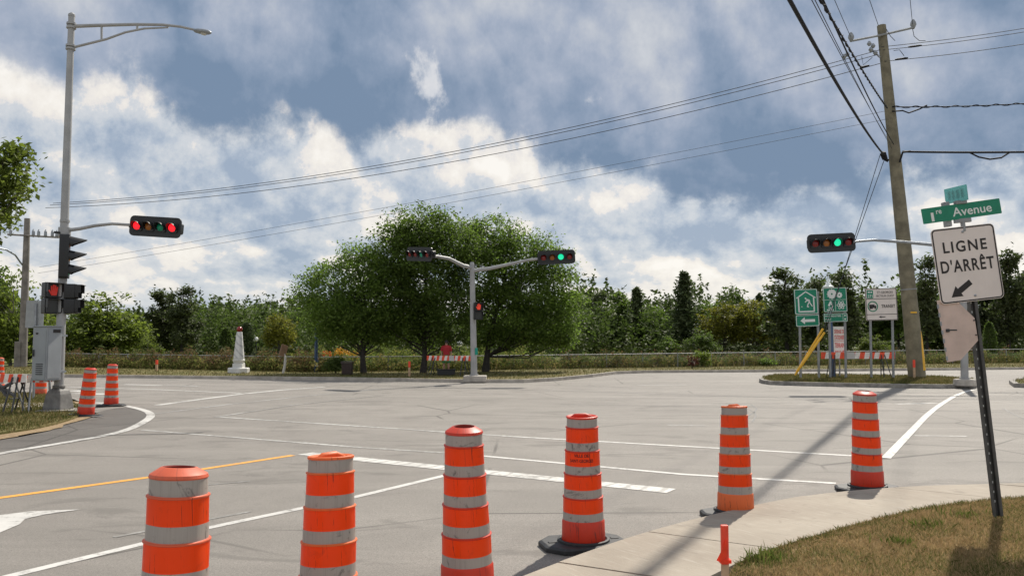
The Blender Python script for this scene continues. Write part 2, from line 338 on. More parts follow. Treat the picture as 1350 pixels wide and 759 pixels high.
# ------------------------------------------------------------------ mesh builder
def rotm(yaw=0, roll=0, pitch=0): return Euler((R(pitch), R(roll), R(yaw)), 'XYZ').to_matrix().to_4x4()
class MB:
    def __init__(s): s.v = []; s.f = []; s.mi = []; s.M = Matrix(); s.uv = {}
    def add(s, vs_, fs, mi=0):
        o = len(s.v); s.v += [s.M @ Vector(v) for v in vs_]
        for i, f in enumerate(fs): s.f.append([o + k for k in f]); s.mi.append(mi[i] if isinstance(mi, list) else mi)
    def box(s, c, d, mi=0, rot=None):
        x, y, z = (q / 2 for q in d); vs_ = [Vector((a * x, b * y, e * z)) for a in (-1, 1) for b in (-1, 1) for e in (-1, 1)]
        if rot is not None: vs_ = [rot @ v for v in vs_]
        c = Vector(c)
        s.add([v + c for v in vs_], [(0, 1, 3, 2), (4, 6, 7, 5), (0, 4, 5, 1), (2, 3, 7, 6), (0, 2, 6, 4), (1, 5, 7, 3)], mi); return s
    def tube(s, pts, r, n=8, mi=0, caps=True):
        pts = [Vector(p) for p in pts]; rr = r if isinstance(r, (list, tuple)) else [r] * len(pts)
        vs_, fs = [], []; up = None
        for i, p in enumerate(pts):
            d = (pts[min(i + 1, len(pts) - 1)] - pts[max(i - 1, 0)]).normalized()
            if up is None: up = Vector((0, 0, 1)) if abs(d.z) < .95 else Vector((0, 1, 0))
            a = d.cross(up).normalized(); b = a.cross(d).normalized(); up = b
            for k in range(n):
                t = 2 * math.pi * k / n + math.pi / n; vs_.append(p + (a * math.cos(t) + b * math.sin(t)) * rr[i])
        for i in range(len(pts) - 1):
            for k in range(n): fs.append((i * n + k, i * n + (k + 1) % n, (i + 1) * n + (k + 1) % n, (i + 1) * n + k))
        if caps: fs += [tuple(range(n))[::-1], tuple(range((len(pts) - 1) * n, len(pts) * n))]
        s.add(vs_, fs, mi); return s
    def lathe(s, prof, n=32, mis=0, cap0=True, cap1=True, rot0=0.):
        vs_, fs, m = [], [], []
        for r, z in prof:
            for k in range(n):
                t = 2 * math.pi * k / n + rot0; vs_.append((r * math.cos(t), r * math.sin(t), z))
        for i in range(len(prof) - 1):
            for k in range(n):
                fs.append((i * n + k, i * n + (k + 1) % n, (i + 1) * n + (k + 1) % n, (i + 1) * n + k)); m.append(mis[i] if isinstance(mis, list) else mis)
        if cap0: fs.append(tuple(range(n))[::-1]); m.append(mis[0] if isinstance(mis, list) else mis)
        if cap1: fs.append(tuple(range((len(prof) - 1) * n, len(prof) * n))); m.append(mis[-1] if isinstance(mis, list) else mis)
        s.add(vs_, fs, m); return s
    def prism(s, poly, y0, y1, mi=0):          # polygon in local XZ, extruded along local Y
        n = len(poly); vs_ = [(x, y0, z) for x, z in poly] + [(x, y1, z) for x, z in poly]
        s.add(vs_, [tuple(range(n)), tuple(range(n, 2 * n))[::-1]] + [(i, n + i, n + (i + 1) % n, (i + 1) % n) for i in range(n)], mi); return s
    def ring(s, po, pi_, y0, y1, mi=0):        # frame between two polygons with the same number of corners
        n = len(po); vs_ = [(x, y0, z) for x, z in po] + [(x, y0, z) for x, z in pi_] + [(x, y1, z) for x, z in po] + [(x, y1, z) for x, z in pi_]
        fs = []
        for i in range(n):
            j = (i + 1) % n; fs += [(i, j, n + j, n + i), (2 * n + i, 3 * n + i, 3 * n + j, 2 * n + j), (i, 2 * n + i, 2 * n + j, j), (n + i, n + j, 3 * n + j, 3 * n + i)]
        s.add(vs_, fs, mi); return s
    def stroke(s, pts, wd, y0, y1, mi=0):
        for (x0, z0), (x1, z1) in zip(pts[:-1], pts[1:]):
            d = Vector((x1 - x0, z1 - z0)); L = d.length or 1e-6; d /= L; nx = Vector((-d.y, d.x)) * wd / 2; e = d * wd * .25
            a, b = Vector((x0, z0)) - e, Vector((x1, z1)) + e
            s.prism([tuple(a + nx), tuple(a - nx), tuple(b - nx), tuple(b + nx)], y0, y1, mi)
        return s
    def text(s, body, wd, ht, cx, cz, y0=0., mi=0, bold=.012, space=1.):
        cu = bpy.data.curves.new('lettering', 'FONT'); cu.body = body; cu.size = 1; cu.offset = bold; cu.resolution_u = 4; cu.space_character = space
        o = bpy.data.objects.new('lettering', cu); COL.objects.link(o)
        dg = bpy.context.evaluated_depsgraph_get(); me = bpy.data.meshes.new_from_object(o.evaluated_get(dg))
        vs_ = [v.co.copy() for v in me.vertices]; fs = [tuple(p.vertices) for p in me.polygons]
        bpy.data.objects.remove(o); bpy.data.curves.remove(cu); bpy.data.meshes.remove(me)
        x0, x1 = min(v.x for v in vs_), max(v.x for v in vs_); z0, z1 = min(v.y for v in vs_), max(v.y for v in vs_)
        s.add([((v.x - (x0 + x1) / 2) / (x1 - x0) * wd + cx, y0, (v.y - (z0 + z1) / 2) / (z1 - z0) * ht + cz) for v in vs_], fs, mi); return s
    def build(s, name, mats, parent=None, org=None, smooth=None, bevel=0.):
        me = bpy.data.meshes.new(name); o_ = Vector(org) if org is not None else (Vector(parent.get('_org', (0, 0, 0))) if parent else Vector())
        me.from_pydata([v - o_ for v in s.v], [], s.f)
        mats = mats if isinstance(mats, (list, tuple)) else [mats]
        for m in mats: me.materials.append(m)
        me.polygons.foreach_set('material_index', s.mi)
        bm = bmesh.new(); bm.from_mesh(me); bmesh.ops.recalc_face_normals(bm, faces=bm.faces); bm.to_mesh(me); bm.free()
        if smooth is not None:
            me.polygons.foreach_set('use_smooth', [True] * len(me.polygons))
            me.set_sharp_from_angle(angle=R(smooth))
        me.update()
        ob = bpy.data.objects.new(name, me); COL.objects.link(ob)
        if parent: ob.parent = parent; ob['_org'] = list(o_)
        elif org is not None: ob.location = o_; ob['_org'] = list(o_)
        if bevel:
            b = ob.modifiers.new('bevel', 'BEVEL'); b.width = bevel; b.segments = 2; b.limit_method = 'ANGLE'
        return ob
def rrect(wd, ht, r, n=5, cx=0., cz=0.):
    out = []
    for sx, sz, a0 in ((1, 1, 0), (-1, 1, 90), (-1, -1, 180), (1, -1, 270)):
        for k in range(n + 1):
            a = R(a0 + 90 * k / n); out.append((cx + sx * (wd / 2 - r) + r * math.cos(a), cz + sz * (ht / 2 - r) + r * math.sin(a)))
    return out
def ell(rx, rz, cx=0., cz=0., n=20, rot=0.):
    c, s_ = math.cos(R(rot)), math.sin(R(rot))
    return [(cx + rx * math.cos(2 * math.pi * k / n) * c - rz * math.sin(2 * math.pi * k / n) * s_, cz + rx * math.cos(2 * math.pi * k / n) * s_ + rz * math.sin(2 * math.pi * k / n) * c) for k in range(n)]

def thing(name, loc, label, cat, group=None):
    o = bpy.data.objects.new(name, None); COL.objects.link(o); o.location = loc; o['_org'] = list(loc); o.empty_display_size = .3
    o['label'] = label; o['category'] = cat
    if group: o['group'] = group
    return o
def tag(o, label, cat, group=None):
    o['label'] = label; o['category'] = cat
    if group: o['group'] = group
    return o
def struct(o, kind='structure'): o['kind'] = kind; return o
def copy_tree(o, parent=None):
    c = o.copy(); COL.objects.link(c)
    if parent: c.parent = parent
    for ch in list(o.children): copy_tree(ch, c)
    return c
def np_mesh(name, verts, k, mats, parent=None, org=(0, 0, 0), mi=None):
    """verts (N*k,3): N separate k-gons"""
    verts = np.asarray(verts, dtype=np.float32) - np.array(org, dtype=np.float32); n = len(verts)
    me = bpy.data.meshes.new(name); me.vertices.add(n); me.vertices.foreach_set('co', verts.ravel())
    me.loops.add(n); me.loops.foreach_set('vertex_index', np.arange(n, dtype=np.int32))
    me.polygons.add(n // k); me.polygons.foreach_set('loop_start', np.arange(0, n, k, dtype=np.int32))
    for m in (mats if isinstance(mats, (list, tuple)) else [mats]): me.materials.append(m)
    if mi is not None: me.polygons.foreach_set('material_index', np.asarray(mi, dtype=np.int32))
    me.update(calc_edges=True); me.validate()
    o = bpy.data.objects.new(name, me); COL.objects.link(o)
    if parent: o.parent = parent; o['_org'] = list(org)
    return o

# ------------------------------------------------------------------ ground, road, kerbs
def sheet(name, poly, z, m, uv_line=None):
    me = bpy.data.meshes.new(name); bm = bmesh.new()
    vs_ = [bm.verts.new((p[0], p[1], z if len(p) < 3 or z is not None else p[2])) for p in poly]
    f = bm.faces.new(vs_); bmesh.ops.triangulate(bm, faces=[f]); bmesh.ops.recalc_face_normals(bm, faces=bm.faces)
    for f in bm.faces:
        if f.normal.z < 0: f.normal_flip()
    bm.to_mesh(me); bm.free(); me.materials.append(m)
    o = bpy.data.objects.new(name, me); COL.objects.link(o); return struct(o)
def slab(name, poly, z0, z1, m):
    b = MB(); n = len(poly); vs_ = [(p[0], p[1], z0) for p in poly] + [(p[0], p[1], z1) for p in poly]
    b.add(vs_, [tuple(range(n))[::-1], tuple(range(n, 2 * n))] + [(i, (i + 1) % n, n + (i + 1) % n, n + i) for i in range(n)])
    return struct(b.build(name, m))
def offset_line(pts, d):
    out = []
    for i, p in enumerate(pts):
        a = Vector(pts[max(i - 1, 0)][:2]); c = Vector(pts[min(i + 1, len(pts) - 1)][:2]); t = (c - a).normalized()
        out.append((p[0] - t.y * d, p[1] + t.x * d))
    return out
def smooth_line(pts, it=2):
    pts = [tuple(p[:2]) for p in pts]
    for _ in range(it):
        q = [pts[0]]
        for a, b in zip(pts[:-1], pts[1:]):
            q.append((a[0] * .75 + b[0] * .25, a[1] * .75 + b[1] * .25)); q.append((a[0] * .25 + b[0] * .75, a[1] * .25 + b[1] * .75))
        q.append(pts[-1]); pts = q
    return pts
def kerb(name, pts, wd, z0, z1, m):
    a = offset_line(pts, wd / 2); c = offset_line(pts, -wd / 2); b = MB(); n = len(pts)
    for i in range(n - 1):
        q = [a[i], a[i + 1], c[i + 1], c[i]]
        vs_ = [(x, y, z0) for x, y in q] + [(x, y, z1) for x, y in q]
        fs = [(4, 5, 6, 7), (0, 1, 5, 4), (2, 3, 7, 6)]
        if i == 0: fs.append((3, 0, 4, 7))
        if i == n - 2: fs.append((1, 2, 6, 5))
        b.add(vs_, fs)
    return struct(b.build(name, m))
def line_mark(name, pix, wd, m, z=.004, dash=None, smooth=0, wds=None):
    pts = [G(*p) for p in pix]; pts = smooth_line(pts, smooth) if smooth else [tuple(p[:2]) for p in pts]
    a = offset_line(pts, wd / 2); c = offset_line(pts, -wd / 2)
    me = bpy.data.meshes.new(name); vs_, fs, uvs = [], [], []; L = 0.
    for i in range(len(pts) - 1):
        l2 = L + math.dist(pts[i], pts[i + 1]); o = len(vs_)
        vs_ += [(*a[i], z), (*c[i], z), (*c[i + 1], z), (*a[i + 1], z)]; fs.append((o, o + 1, o + 2, o + 3)); uvs += [(L, 0), (L, wd), (l2, wd), (l2, 0)]; L = l2
    me.from_pydata(vs_, [], fs); ul = me.uv_layers.new(name='UVMap')
    for i, uv in enumerate(uvs): ul.data[i].uv = uv
    me.materials.append(m); me.update(); o = bpy.data.objects.new(name, me); COL.objects.link(o); return struct(o)

S = 4000
sheet('ground', [(-S, -S), (S, -S), (S, S), (-S, S)], -.06, M_PARK)
FK = [(-3000, 470), (-700, 492.5), (-200, 495), (80, 497), (300, 499.5), (450, 501.3), (625, 504.3), (690, 504.3), (735, 501.5), (780, 497), (812, 492.8), (850, 491.4), (1000, 490.4), (1350, 486.8), (1700, 483), (2600, 475)]
fk = [tuple(G(*p)[:2]) for p in FK]
sheet('road', [(-120, -20), (120, -20)] + [(120, 95), (-120, 95)], 0., M_ASPH)
def strip(name, front, back, m, z):
    """sheet between two lines given as y(x)"""
    b = MB(); n = len(front); b.add([(x, y, z) for x, y in front] + [(x, y, z) for x, y in back], [(i, i + 1, n + i + 1, n + i) for i in range(n - 1)])
    return struct(b.build(name, m))
vb = offset_line(fk, .07)
strip('park_ground', vb, [(x, 900) for x, y in vb], M_PARK, .11)
FEN = [(60, 57), (250, 51), (420, 46.5), (600, 48.5), (750, 52), (1100, 60), (1360, 66.5)]
fenxy = [tuple(XY(p, y)[:2]) for p, y in FEN]
vx = np.linspace(-44, 47, 120); vfront = [(x, float(np.interp(x, [p[0] for p in vb], [p[1] for p in vb])) + .02) for x in vx]
vback = [(x, max(float(np.interp(x, [p[0] for p in fenxy], [p[1] for p in fenxy])) + .6, f[1] + .3)) for x, f in zip(vx, vfront)]
strip('verge', vfront, vback, M_VERGE, .116)
kerb('far_kerb', fk, .16, -.02, .15, M_CONC)

# the near pavement, slab by slab
so = [(-4.5, -1.5), (-2.6, 1.2)] + [tuple(G(*p, .08)[:2]) for p in ((560, 815), (690, 759), (820, 712), (900, 689), (1000, 665), (1075, 651), (1200, 640.5), (1350, 637), (1560, 634))] + [(16, 9.6), (30, 9.9)]
si = [(-2.6, -2.2), (-.8, .6)] + [tuple(G(*p, .08)[:2]) for p in ((850, 805), (940, 759), (990, 735), (1040, 717), (1100, 700), (1160, 683), (1230, 667), (1350, 655), (1500, 645))] + [(16, 8.3), (30, 8.5)]
so, si = smooth_line(so, 2), smooth_line(si, 2)
def resample(pts, n):
    d = [0.]
    for a, b in zip(pts[:-1], pts[1:]): d.append(d[-1] + math.dist(a, b))
    out = []
    for k in range(n):
        t = d[-1] * k / (n - 1); i = min(max(np.searchsorted(d, t) - 1, 0), len(pts) - 2); f = (t - d[i]) / max(d[i + 1] - d[i], 1e-6)
        out.append((pts[i][0] * (1 - f) + pts[i + 1][0] * f, pts[i][1] * (1 - f) + pts[i + 1][1] * f))
    return out
N = 241; ro, ri_ = resample(so, N), resample(si, N)
b = MB(); step = 8
for k in range(0, N - 1, step):
    gap = .12
    for j in range(k, k + step):
        def at(arr, t):
            i = min(int(t), N - 2); f = t - i; return (arr[i][0] * (1 - f) + arr[i + 1][0] * f, arr[i][1] * (1 - f) + arr[i + 1][1] * f)
        t0 = j + (.055 if j == k else 0); t1 = j + 1 - (.055 if j == k + step - 1 else 0)
        q = [at(ro, t0), at(ro, t1), at(ri_, t1), at(ri_, t0)]
        dz = .004 * math.sin(k * 1.7)
        vs_ = [(x, y, -.02) for x, y in q] + [(x, y, .09 + dz) for x, y in q]
        fs = [(4, 5, 6, 7), (0, 1, 5, 4), (2, 3, 7, 6)]
        if j == k: fs.append((3, 0, 4, 7))
        if j == k + step - 1: fs.append((1, 2, 6, 5))
        b.add(vs_, fs)
def side_mat():
    m = bpy.data.materials.new('pavement_concrete'); m.use_nodes = True; t = NT(m.node_tree); bb = t.n['Principled BSDF']
    oc = t.node('ShaderNodeTexCoord').outputs['Object']; x, y, z = t.sep(oc)
    c = t.mix(t.ss(t.noise(oc, .7, 6., .65, .4), .3, .7), (.265, .225, .178), (.365, .32, .258))
    br = t.noise(t.xyz(t.m('ADD', t.m('MULTIPLY', x, 14.), t.m('MULTIPLY', y, 9.)), t.m('MULTIPLY', y, 2.), 0.), 2., 3., .6)
    c = t.mix(t.ss(br, .5, .75, 0., .35), c, (.48, .44, .38))
    c = t.mix(t.ss(t.noise(oc, 4., 6., .7, .5), .56, .72, 0., .6), c, (.19, .165, .135))
    c = t.mix(t.ss(t.noise(oc, 120., 2., .7), .55, .75, 0., .5), c, (.24, .22, .19))
    t.put(bb.inputs['Base Color'], c); bb.inputs['Roughness'].default_value = .9
    bn = t.node('ShaderNodeBump'); bn.inputs['Strength'].default_value = .35; bn.inputs['Distance'].default_value = .01
    t.put(bn.inputs['Height'], t.m('ADD', t.noise(oc, 90., 3.), br)); t.l.new(bn.outputs[0], bb.inputs['Normal']); return m
struct(b.build('sidewalk', side_mat()))
M_JOINT = mat('joint_dirt', (.07, .06, .045), .95)
b = MB()
for j in range(N - 1):
    b.add([(*ro[j], .05), (*ro[j + 1], .05), (*ri_[j + 1], .05), (*ri_[j], .05)], [(0, 1, 2, 3)])
struct(b.build('sidewalk_bed', M_JOINT))
# near lawn: gently rising from the pavement
def lawn_z(x, y, d): return .085 + .02 * min(d, .3) / .3 + .10 * max(0, d - .2) * .5
b = MB(); rows = [0., .05, .3, .8, 1.6, 3., 6., 12.]
inn = [ri_[j] for j in range(60, 241, 3)]
def inward(i, d):
    a = Vector(inn[max(i - 1, 0)]); c = Vector(inn[min(i + 1, len(inn) - 1)]); t = (c - a).normalized()
    p = Vector(inn[i]); return (p.x + t.y * d * .55 + .35 * d, p.y - t.x * d * .55 - .75 * d)
vs_ = []
for i in range(len(inn)):
    for d in rows:
        q = inward(i, d) if d else inn[i]
        vs_.append((q[0], q[1], (.05 if d == 0. else lawn_z(q[0], q[1], min(d, 3.)))))
nr = len(rows)
b.add(vs_, [(i * nr + k, i * nr + k + 1, (i + 1) * nr + k + 1, (i + 1) * nr + k) for i in range(len(inn) - 1) for k in range(nr - 1)])
lawn = struct(b.build('lawn', M_LAWN, smooth=60))

# left corner: grass, sandy edge, path and newer asphalt
LC = smooth_line([tuple(G(*p)[:2]) for p in ((-420, 640), (-150, 596), (0, 574), (48, 567), (88, 557), (112, 547), (108, 540), (94, 532), (78, 524), (60, 521), (0, 519), (-300, 512))], 2)
LS = smooth_line([tuple(G(*p)[:2]) for p in ((-420, 655), (-150, 606), (0, 580), (52, 571), (96, 559), (124, 548), (114, 539), (97, 530), (80, 521.5), (60, 519.5), (0, 518), (-300, 511))], 2)
LS = [(x + .16 * math.sin(x * 3.1 + y * 5.) * math.sin(x * 7.7), y + .16 * math.sin(y * 4.3 + x * 2.2)) for x, y in LS]
sheet('sandy_edge', LS, .02, M_SAND); slab('corner_verge', LC, -.02, .06, M_VERGE)
sheet('corner_path', [tuple(G(*p)[:2]) for p in ((-300, 545), (0, 540.5), (62, 538.5), (100, 537), (96, 534), (60, 533.5), (0, 534), (-300, 536))], .066, M_CONC)
sheet('asphalt_strip', smooth_line([tuple(G(*p)[:2]) for p in ((-420, 690), (-150, 626), (0, 598), (120, 577), (165, 568), (190, 556), (200, 548), (193, 541), (166, 536), (140, 540), (118, 546), (92, 556), (50, 568), (0, 576), (-150, 602), (-420, 648))], 2), .004, M_PATCH)

# right traffic island
IS = [tuple(G(*p)[:2]) for p in ((1004, 503.5), (1008, 505.5), (1018, 507), (1060, 508.5), (1150, 510.5), (1240, 512), (1283, 511.5), (1287, 508), (1283, 503), (1240, 499.5), (1150, 497.5), (1060, 496.5), (1022, 497), (1006, 500))]
slab('island_verge', IS, -.02, .13, M_VERGE); kerb('island_kerb', [IS[i] for i in (12, 13, 0, 1, 2, 3, 4, 5, 6, 7, 8)], .2, -.02, .16, M_CONC_D)
IR = [tuple(G(*p)[:2]) for p in ((1334, 506), (1340, 510.5), (1400, 513), (1700, 520), (1700, 503), (1350, 501.5))]
slab('island_verge_right', IR, -.02, .13, M_VERGE); kerb('island_kerb_right', [IR[i] for i in (5, 0, 1, 2, 3)], .2, -.02, .16, M_CONC_D)

# ------------------------------------------------------------------ painted markings
line_mark('edge_line', [(-300, 655), (0, 597.5), (120, 578), (165, 568.5), (190, 556.5), (201, 548), (193, 541), (166, 535)], .19, M_WHITE, .009, smooth=3)
line_mark('lane_line', [(5, 761), (275, 695.5), (470, 654.5), (587, 626.5)], .11, M_WHITE)
line_mark('lane_line', [(-500, 850), (5, 761)], .11, M_WHITE)
line_mark('yellow_centre_line', [(-300, 700), (0, 656), (200, 628.5), (386, 600)], .13, M_YEL)
a_, b_, c_, d_ = (G(388, 598.5), G(420, 596.8), G(896, 643.5), G(876, 651))
line_mark('stop_line', [(402, 597.7), (885, 647)], .32, M_BAR, .0045)
line_mark('crosswalk_line', [(187, 566.5), (480, 590), (600, 597.5)], .12, M_DOT); line_mark('crosswalk_line', [(600, 597.5), (900, 625), (1102, 637)], .12, M_WHITE)
line_mark('crosswalk_line', [(290, 549.5), (480, 562), (680, 575.5)], .14, M_DOT); line_mark('crosswalk_line', [(680, 575.5), (900, 588), (1168, 603)], .13, M_WHITE)
line_mark('edge_line', [(1168, 604), (1186, 585), (1204, 566), (1222, 547), (1240, 533), (1262, 520), (1280, 514), (1296, 512.5)], .145, M_WHITE, .0075, smooth=2)
line_mark('edge_line', [(86, 526.5), (110, 529), (150, 533)], .3, M_WHITE)
line_mark('lane_line', [(88, 510), (200, 513), (318, 518)], .16, M_WHITE); line_mark('lane_line', [(165, 506.6), (212, 507.8)], .3, M_WHITE); line_mark('lane_line', [(218, 507.6), (262, 509)], .3, M_WORN)
line_mark('lane_line', [(207, 534), (262, 526.5), (320, 519)], .24, M_WHITE, .0055); line_mark('lane_line', [(324, 518.6), (370, 514), (428, 510)], .26, M_WHITE)
line_mark('lane_line', [(200, 546), (300, 533), (440, 518), (520, 511)], .16, M_WORN); line_mark('lane_line', [(283, 550), (385, 534), (505, 521)], .11, M_WORN, .0062)
line_mark('lane_line', [(150, 708), (330, 674)], .06, M_WORN); line_mark('lane_line', [(262, 640), (330, 634)], .05, M_WORN)
line_mark('lane_line', [(1205, 574), (1275, 575)], .16, M_WORN); line_mark('lane_line', [(1180, 532.5), (1235, 531)], .3, M_WORN)
line_mark('lane_line', [(840, 507.6), (905, 507)], .3, M_WORN); line_mark('lane_line', [(880, 560), (930, 561)], .16, M_WORN)
for q in ([(97, 514.5), (120, 516.5)], [(100, 518), (140, 519.5)]): line_mark('lane_arrow', q, .5, M_WHITE)
sheet('turn_arrow', [G(*p)[:2] for p in ((-60, 694), (0, 679), (40, 674), (107, 671.5), (60, 678), (33, 684), (26, 691), (0, 702), (-60, 716))], .0055, M_WHITE)
# sealed joints across the far carriageway
M_SEAL = mat('crack_sealant', (.06, .058, .055), .6)
for q in ([(850, 521), (1020, 523.5), (1400, 528)], [(740, 533), (1010, 537), (1400, 545)], [(1010, 515), (1180, 516.5)], [(440, 516), (560, 509)], [(1040, 514), (1066, 514.4)], [(980, 552), (1000, 540), (990, 533)], [(1322, 538), (1340, 548), (1362, 556)], [(985, 538), (998, 546), (992, 556)]):
    line_mark('road_seam', q, .045, M_SEAL, .0035, smooth=1)
line_mark('road_seam', [(110, 577.5), (150, 573), (240, 572), (268, 570)], .06, M_SEAL, .0118, smooth=1)

# ------------------------------------------------------------------ traffic barrels
rnd_ = random.Random(5)
def barrel(chamfer, skirt):
    t = thing('traffic_barrel', (0, 0, 0), 'x', 'traffic barrel', 'orange traffic barrels')
    b = MB(); prof, mi = [], []
    z = .05; zs = .20; r0 = .186
    prof += [(r0 - .004, z), (r0, z + .015), (r0 - .004, z + zs - .012), (r0 - .009, z + zs)]; mi += [2, 2, 2]
    z += zs; r = .174; hs, ho = .080, .1325
    for k in range(5):
        dr = .0105
        # silver band then orange band above it
        prof += [(r, z + .004), (r - .0015, z + hs)]; mi += [2, 0]
        z += hs
        if k < 4:
            prof += [(r - .0022, z), (r - .004, z + ho - .01), (r + .0012, z + ho - .006), (r + .0012, z + ho), (r - .0085, z + ho + .002)]; mi += [1, 1, 2, 2, 2]
            z += ho; r -= dr
    if chamfer:
        prof += [(r + .003, z + .006), (r - .002, z + .02), (r - .05, z + .05), (r - .058, z + .052), (r - .062, z + .046), (r - .056, z - .10), (.0, z - .10)]
        mi += [2] * 4 + [3] * 3
    else:
        prof += [(r + .004, z + .004), (r + .004, z + .016), (r - .006, z + .02), (r - .03, z + .012), (r - .035, z - .03), (.0, z - .03)]; mi += [2] * 6
    b.lathe(prof, 44, mi, cap1=False)
    dn = [(R(rnd_.uniform(0, 360)), rnd_.uniform(.3, 1.15), rnd_.uniform(.004, .011)) for _ in range(5)]
    for i, v in enumerate(b.v):
        a_ = math.atan2(v.y, v.x); q = 1 - sum(dp / .17 * math.exp(-((math.remainder(a_ - a0, 2 * math.pi)) / .38) ** 2 - ((v.z - z0) / .13) ** 2) for a0, z0, dp in dn)
        b.v[i] = Vector((v.x * q, v.y * q, v.z + .006 * math.sin(a_ * 1.0 + dn[0][0]) * (v.z > .3)))
    b.build('body', [M_SILV, M_ORANGE, skirt, mat('barrel_inside_shaded', (.24, .02, .01), .8)], t, (0, 0, 0), smooth=28)  # inside faces coloured darker red, standing in for shade in the open top
    h = MB()
    if chamfer:
        h.box((.0, .045, z - .06), (.05, .09, .05)); h.box((0, -.05, z - .07), (.10, .03, .05))
    else:
        h.tube([(-r * .75, .02, z + .0), (-r * .45, .01, z + .02), (r * .2, -.01, z + .022), (r * .72, -.02, z + .0)], [.012, .022, .024, .014], 8)
    h.build('handle', skirt, t, (0, 0, 0), smooth=50, bevel=.004)
    k = MB()
    P8 = [(-.37, -.12), (-.25, -.27), (.25, -.27), (.37, -.12), (.37, .12), (.25, .27), (-.25, .27), (-.37, .12)]
    k.add([(x, y, 0.003) for x, y in P8] + [(x, y, .04) for x, y in P8] + [(x * .93, y * .93, .055) for x, y in P8],
          [tuple(range(8))[::-1], tuple(range(16, 24))] + [(i + o, (i + 1) % 8 + o, (i + 1) % 8 + 8 + o, i + 8 + o) for o in (0, 8) for i in range(8)])
    k.lathe([(.225, .054), (.222, .075), (.200, .078), (.19, .06)], 32)
    for sx in (-1, 1): k.box((sx * .28, .0, .056), (.07, .04, .012))
    k.build('rubber_base', M_RUB, t, (0, 0, 0), bevel=.004)
    return t
BA = barrel(True, M_ORBODY); BB = barrel(False, M_ORBODY2); BC = barrel(True, M_REDB); BD = barrel(False, M_REDB)
spots = [  # source, px, Y, scale, tilt about Y, yaw, label
    (BA, 240.5, 3.98, 1.0, 0, 10, 'foreground barrel at left, nearest of all, with a chamfered lid and dark hole'),
    (BB, 436.5, 4.95, 1.0, .6, 60, 'foreground barrel with a flat bright orange lid and clean bands'),
    (BC, 618, 5.95, 1.02, -1.6, 20, 'scuffed barrel with dark scratches down its side and a dented chamfered lid, mid foreground'),
    (BD, 768, 7.42, 1.03, -.5, 14, 'flat-topped barrel with black lettering on its second orange band, beside the pavement edge'),
    (BB, 966, 8.72, 1.0, .2, 38, 'barrel with a paler orange skirt and flat lid at the kerb beyond the wooden stake'),
    (BC, 1138.5, 10.15, 1.02, -.4, 25, 'barrel with a rounded chamfered lid standing right of the long cable shadow on the road'),
    (BC, 116, 20.0, 1.02, 4.2, 5, 'tilted barrel beside the concrete foot of the street lamp'),
    (BC, 149, 23.2, 1.02, .6, 30, 'upright barrel right behind the tilted barrel at the left corner'),
    (BA, 1, 29.5, .98, 0, 50, 'barrel cut by the left edge of the photo, behind the striped barricade'),
    (BA, 56, 27.5, .98, 0, 0, 'barrel half hidden behind the grey controller cabinet')]
used = set(); first = {}
plan = []
for s_, px, Yd, k_, tl, yw, lab in spots:
    if id(s_) not in used: used.add(id(s_)); o = s_; plan.append((o, px, Yd, k_, tl, yw, lab))
    else: o = copy_tree(s_); plan.append((o, px, Yd, k_, tl, yw, lab))
for o, px, Yd, k_, tl, yw, lab in plan:
    zsc = .978 if 'nearest of all' in lab else .972 if lab.startswith(('scuffed', 'barrel with a rounded')) else .95 if lab.startswith('flat-topped') else .952 if o.data is None and 'flat' not in lab else .938
    o.location = XY(px, Yd, .06 if Yd > 28 else .002); o.scale = (k_, k_, zsc); o.rotation_euler = (0, R(tl), R(yw)); o['label'] = lab
# lettering on the municipal barrel, wrapped round its second orange band
mb = MB(); mb.text('VILLE DE', .13, .028, .0, .850); mb.text('SAINT-GEORGES', .21, .028, .0, .803)
rr_ = .1535; mb.v = [Vector((rr_ * math.sin(v.x / rr_), -rr_ * math.cos(v.x / rr_), v.z)) for v in mb.v]
lo = mb.build('lettering', M_INK, None); lo.parent = BD; lo.rotation_euler = (0, 0, R(-14 - 8)); lo.location = (0, 0, 0)

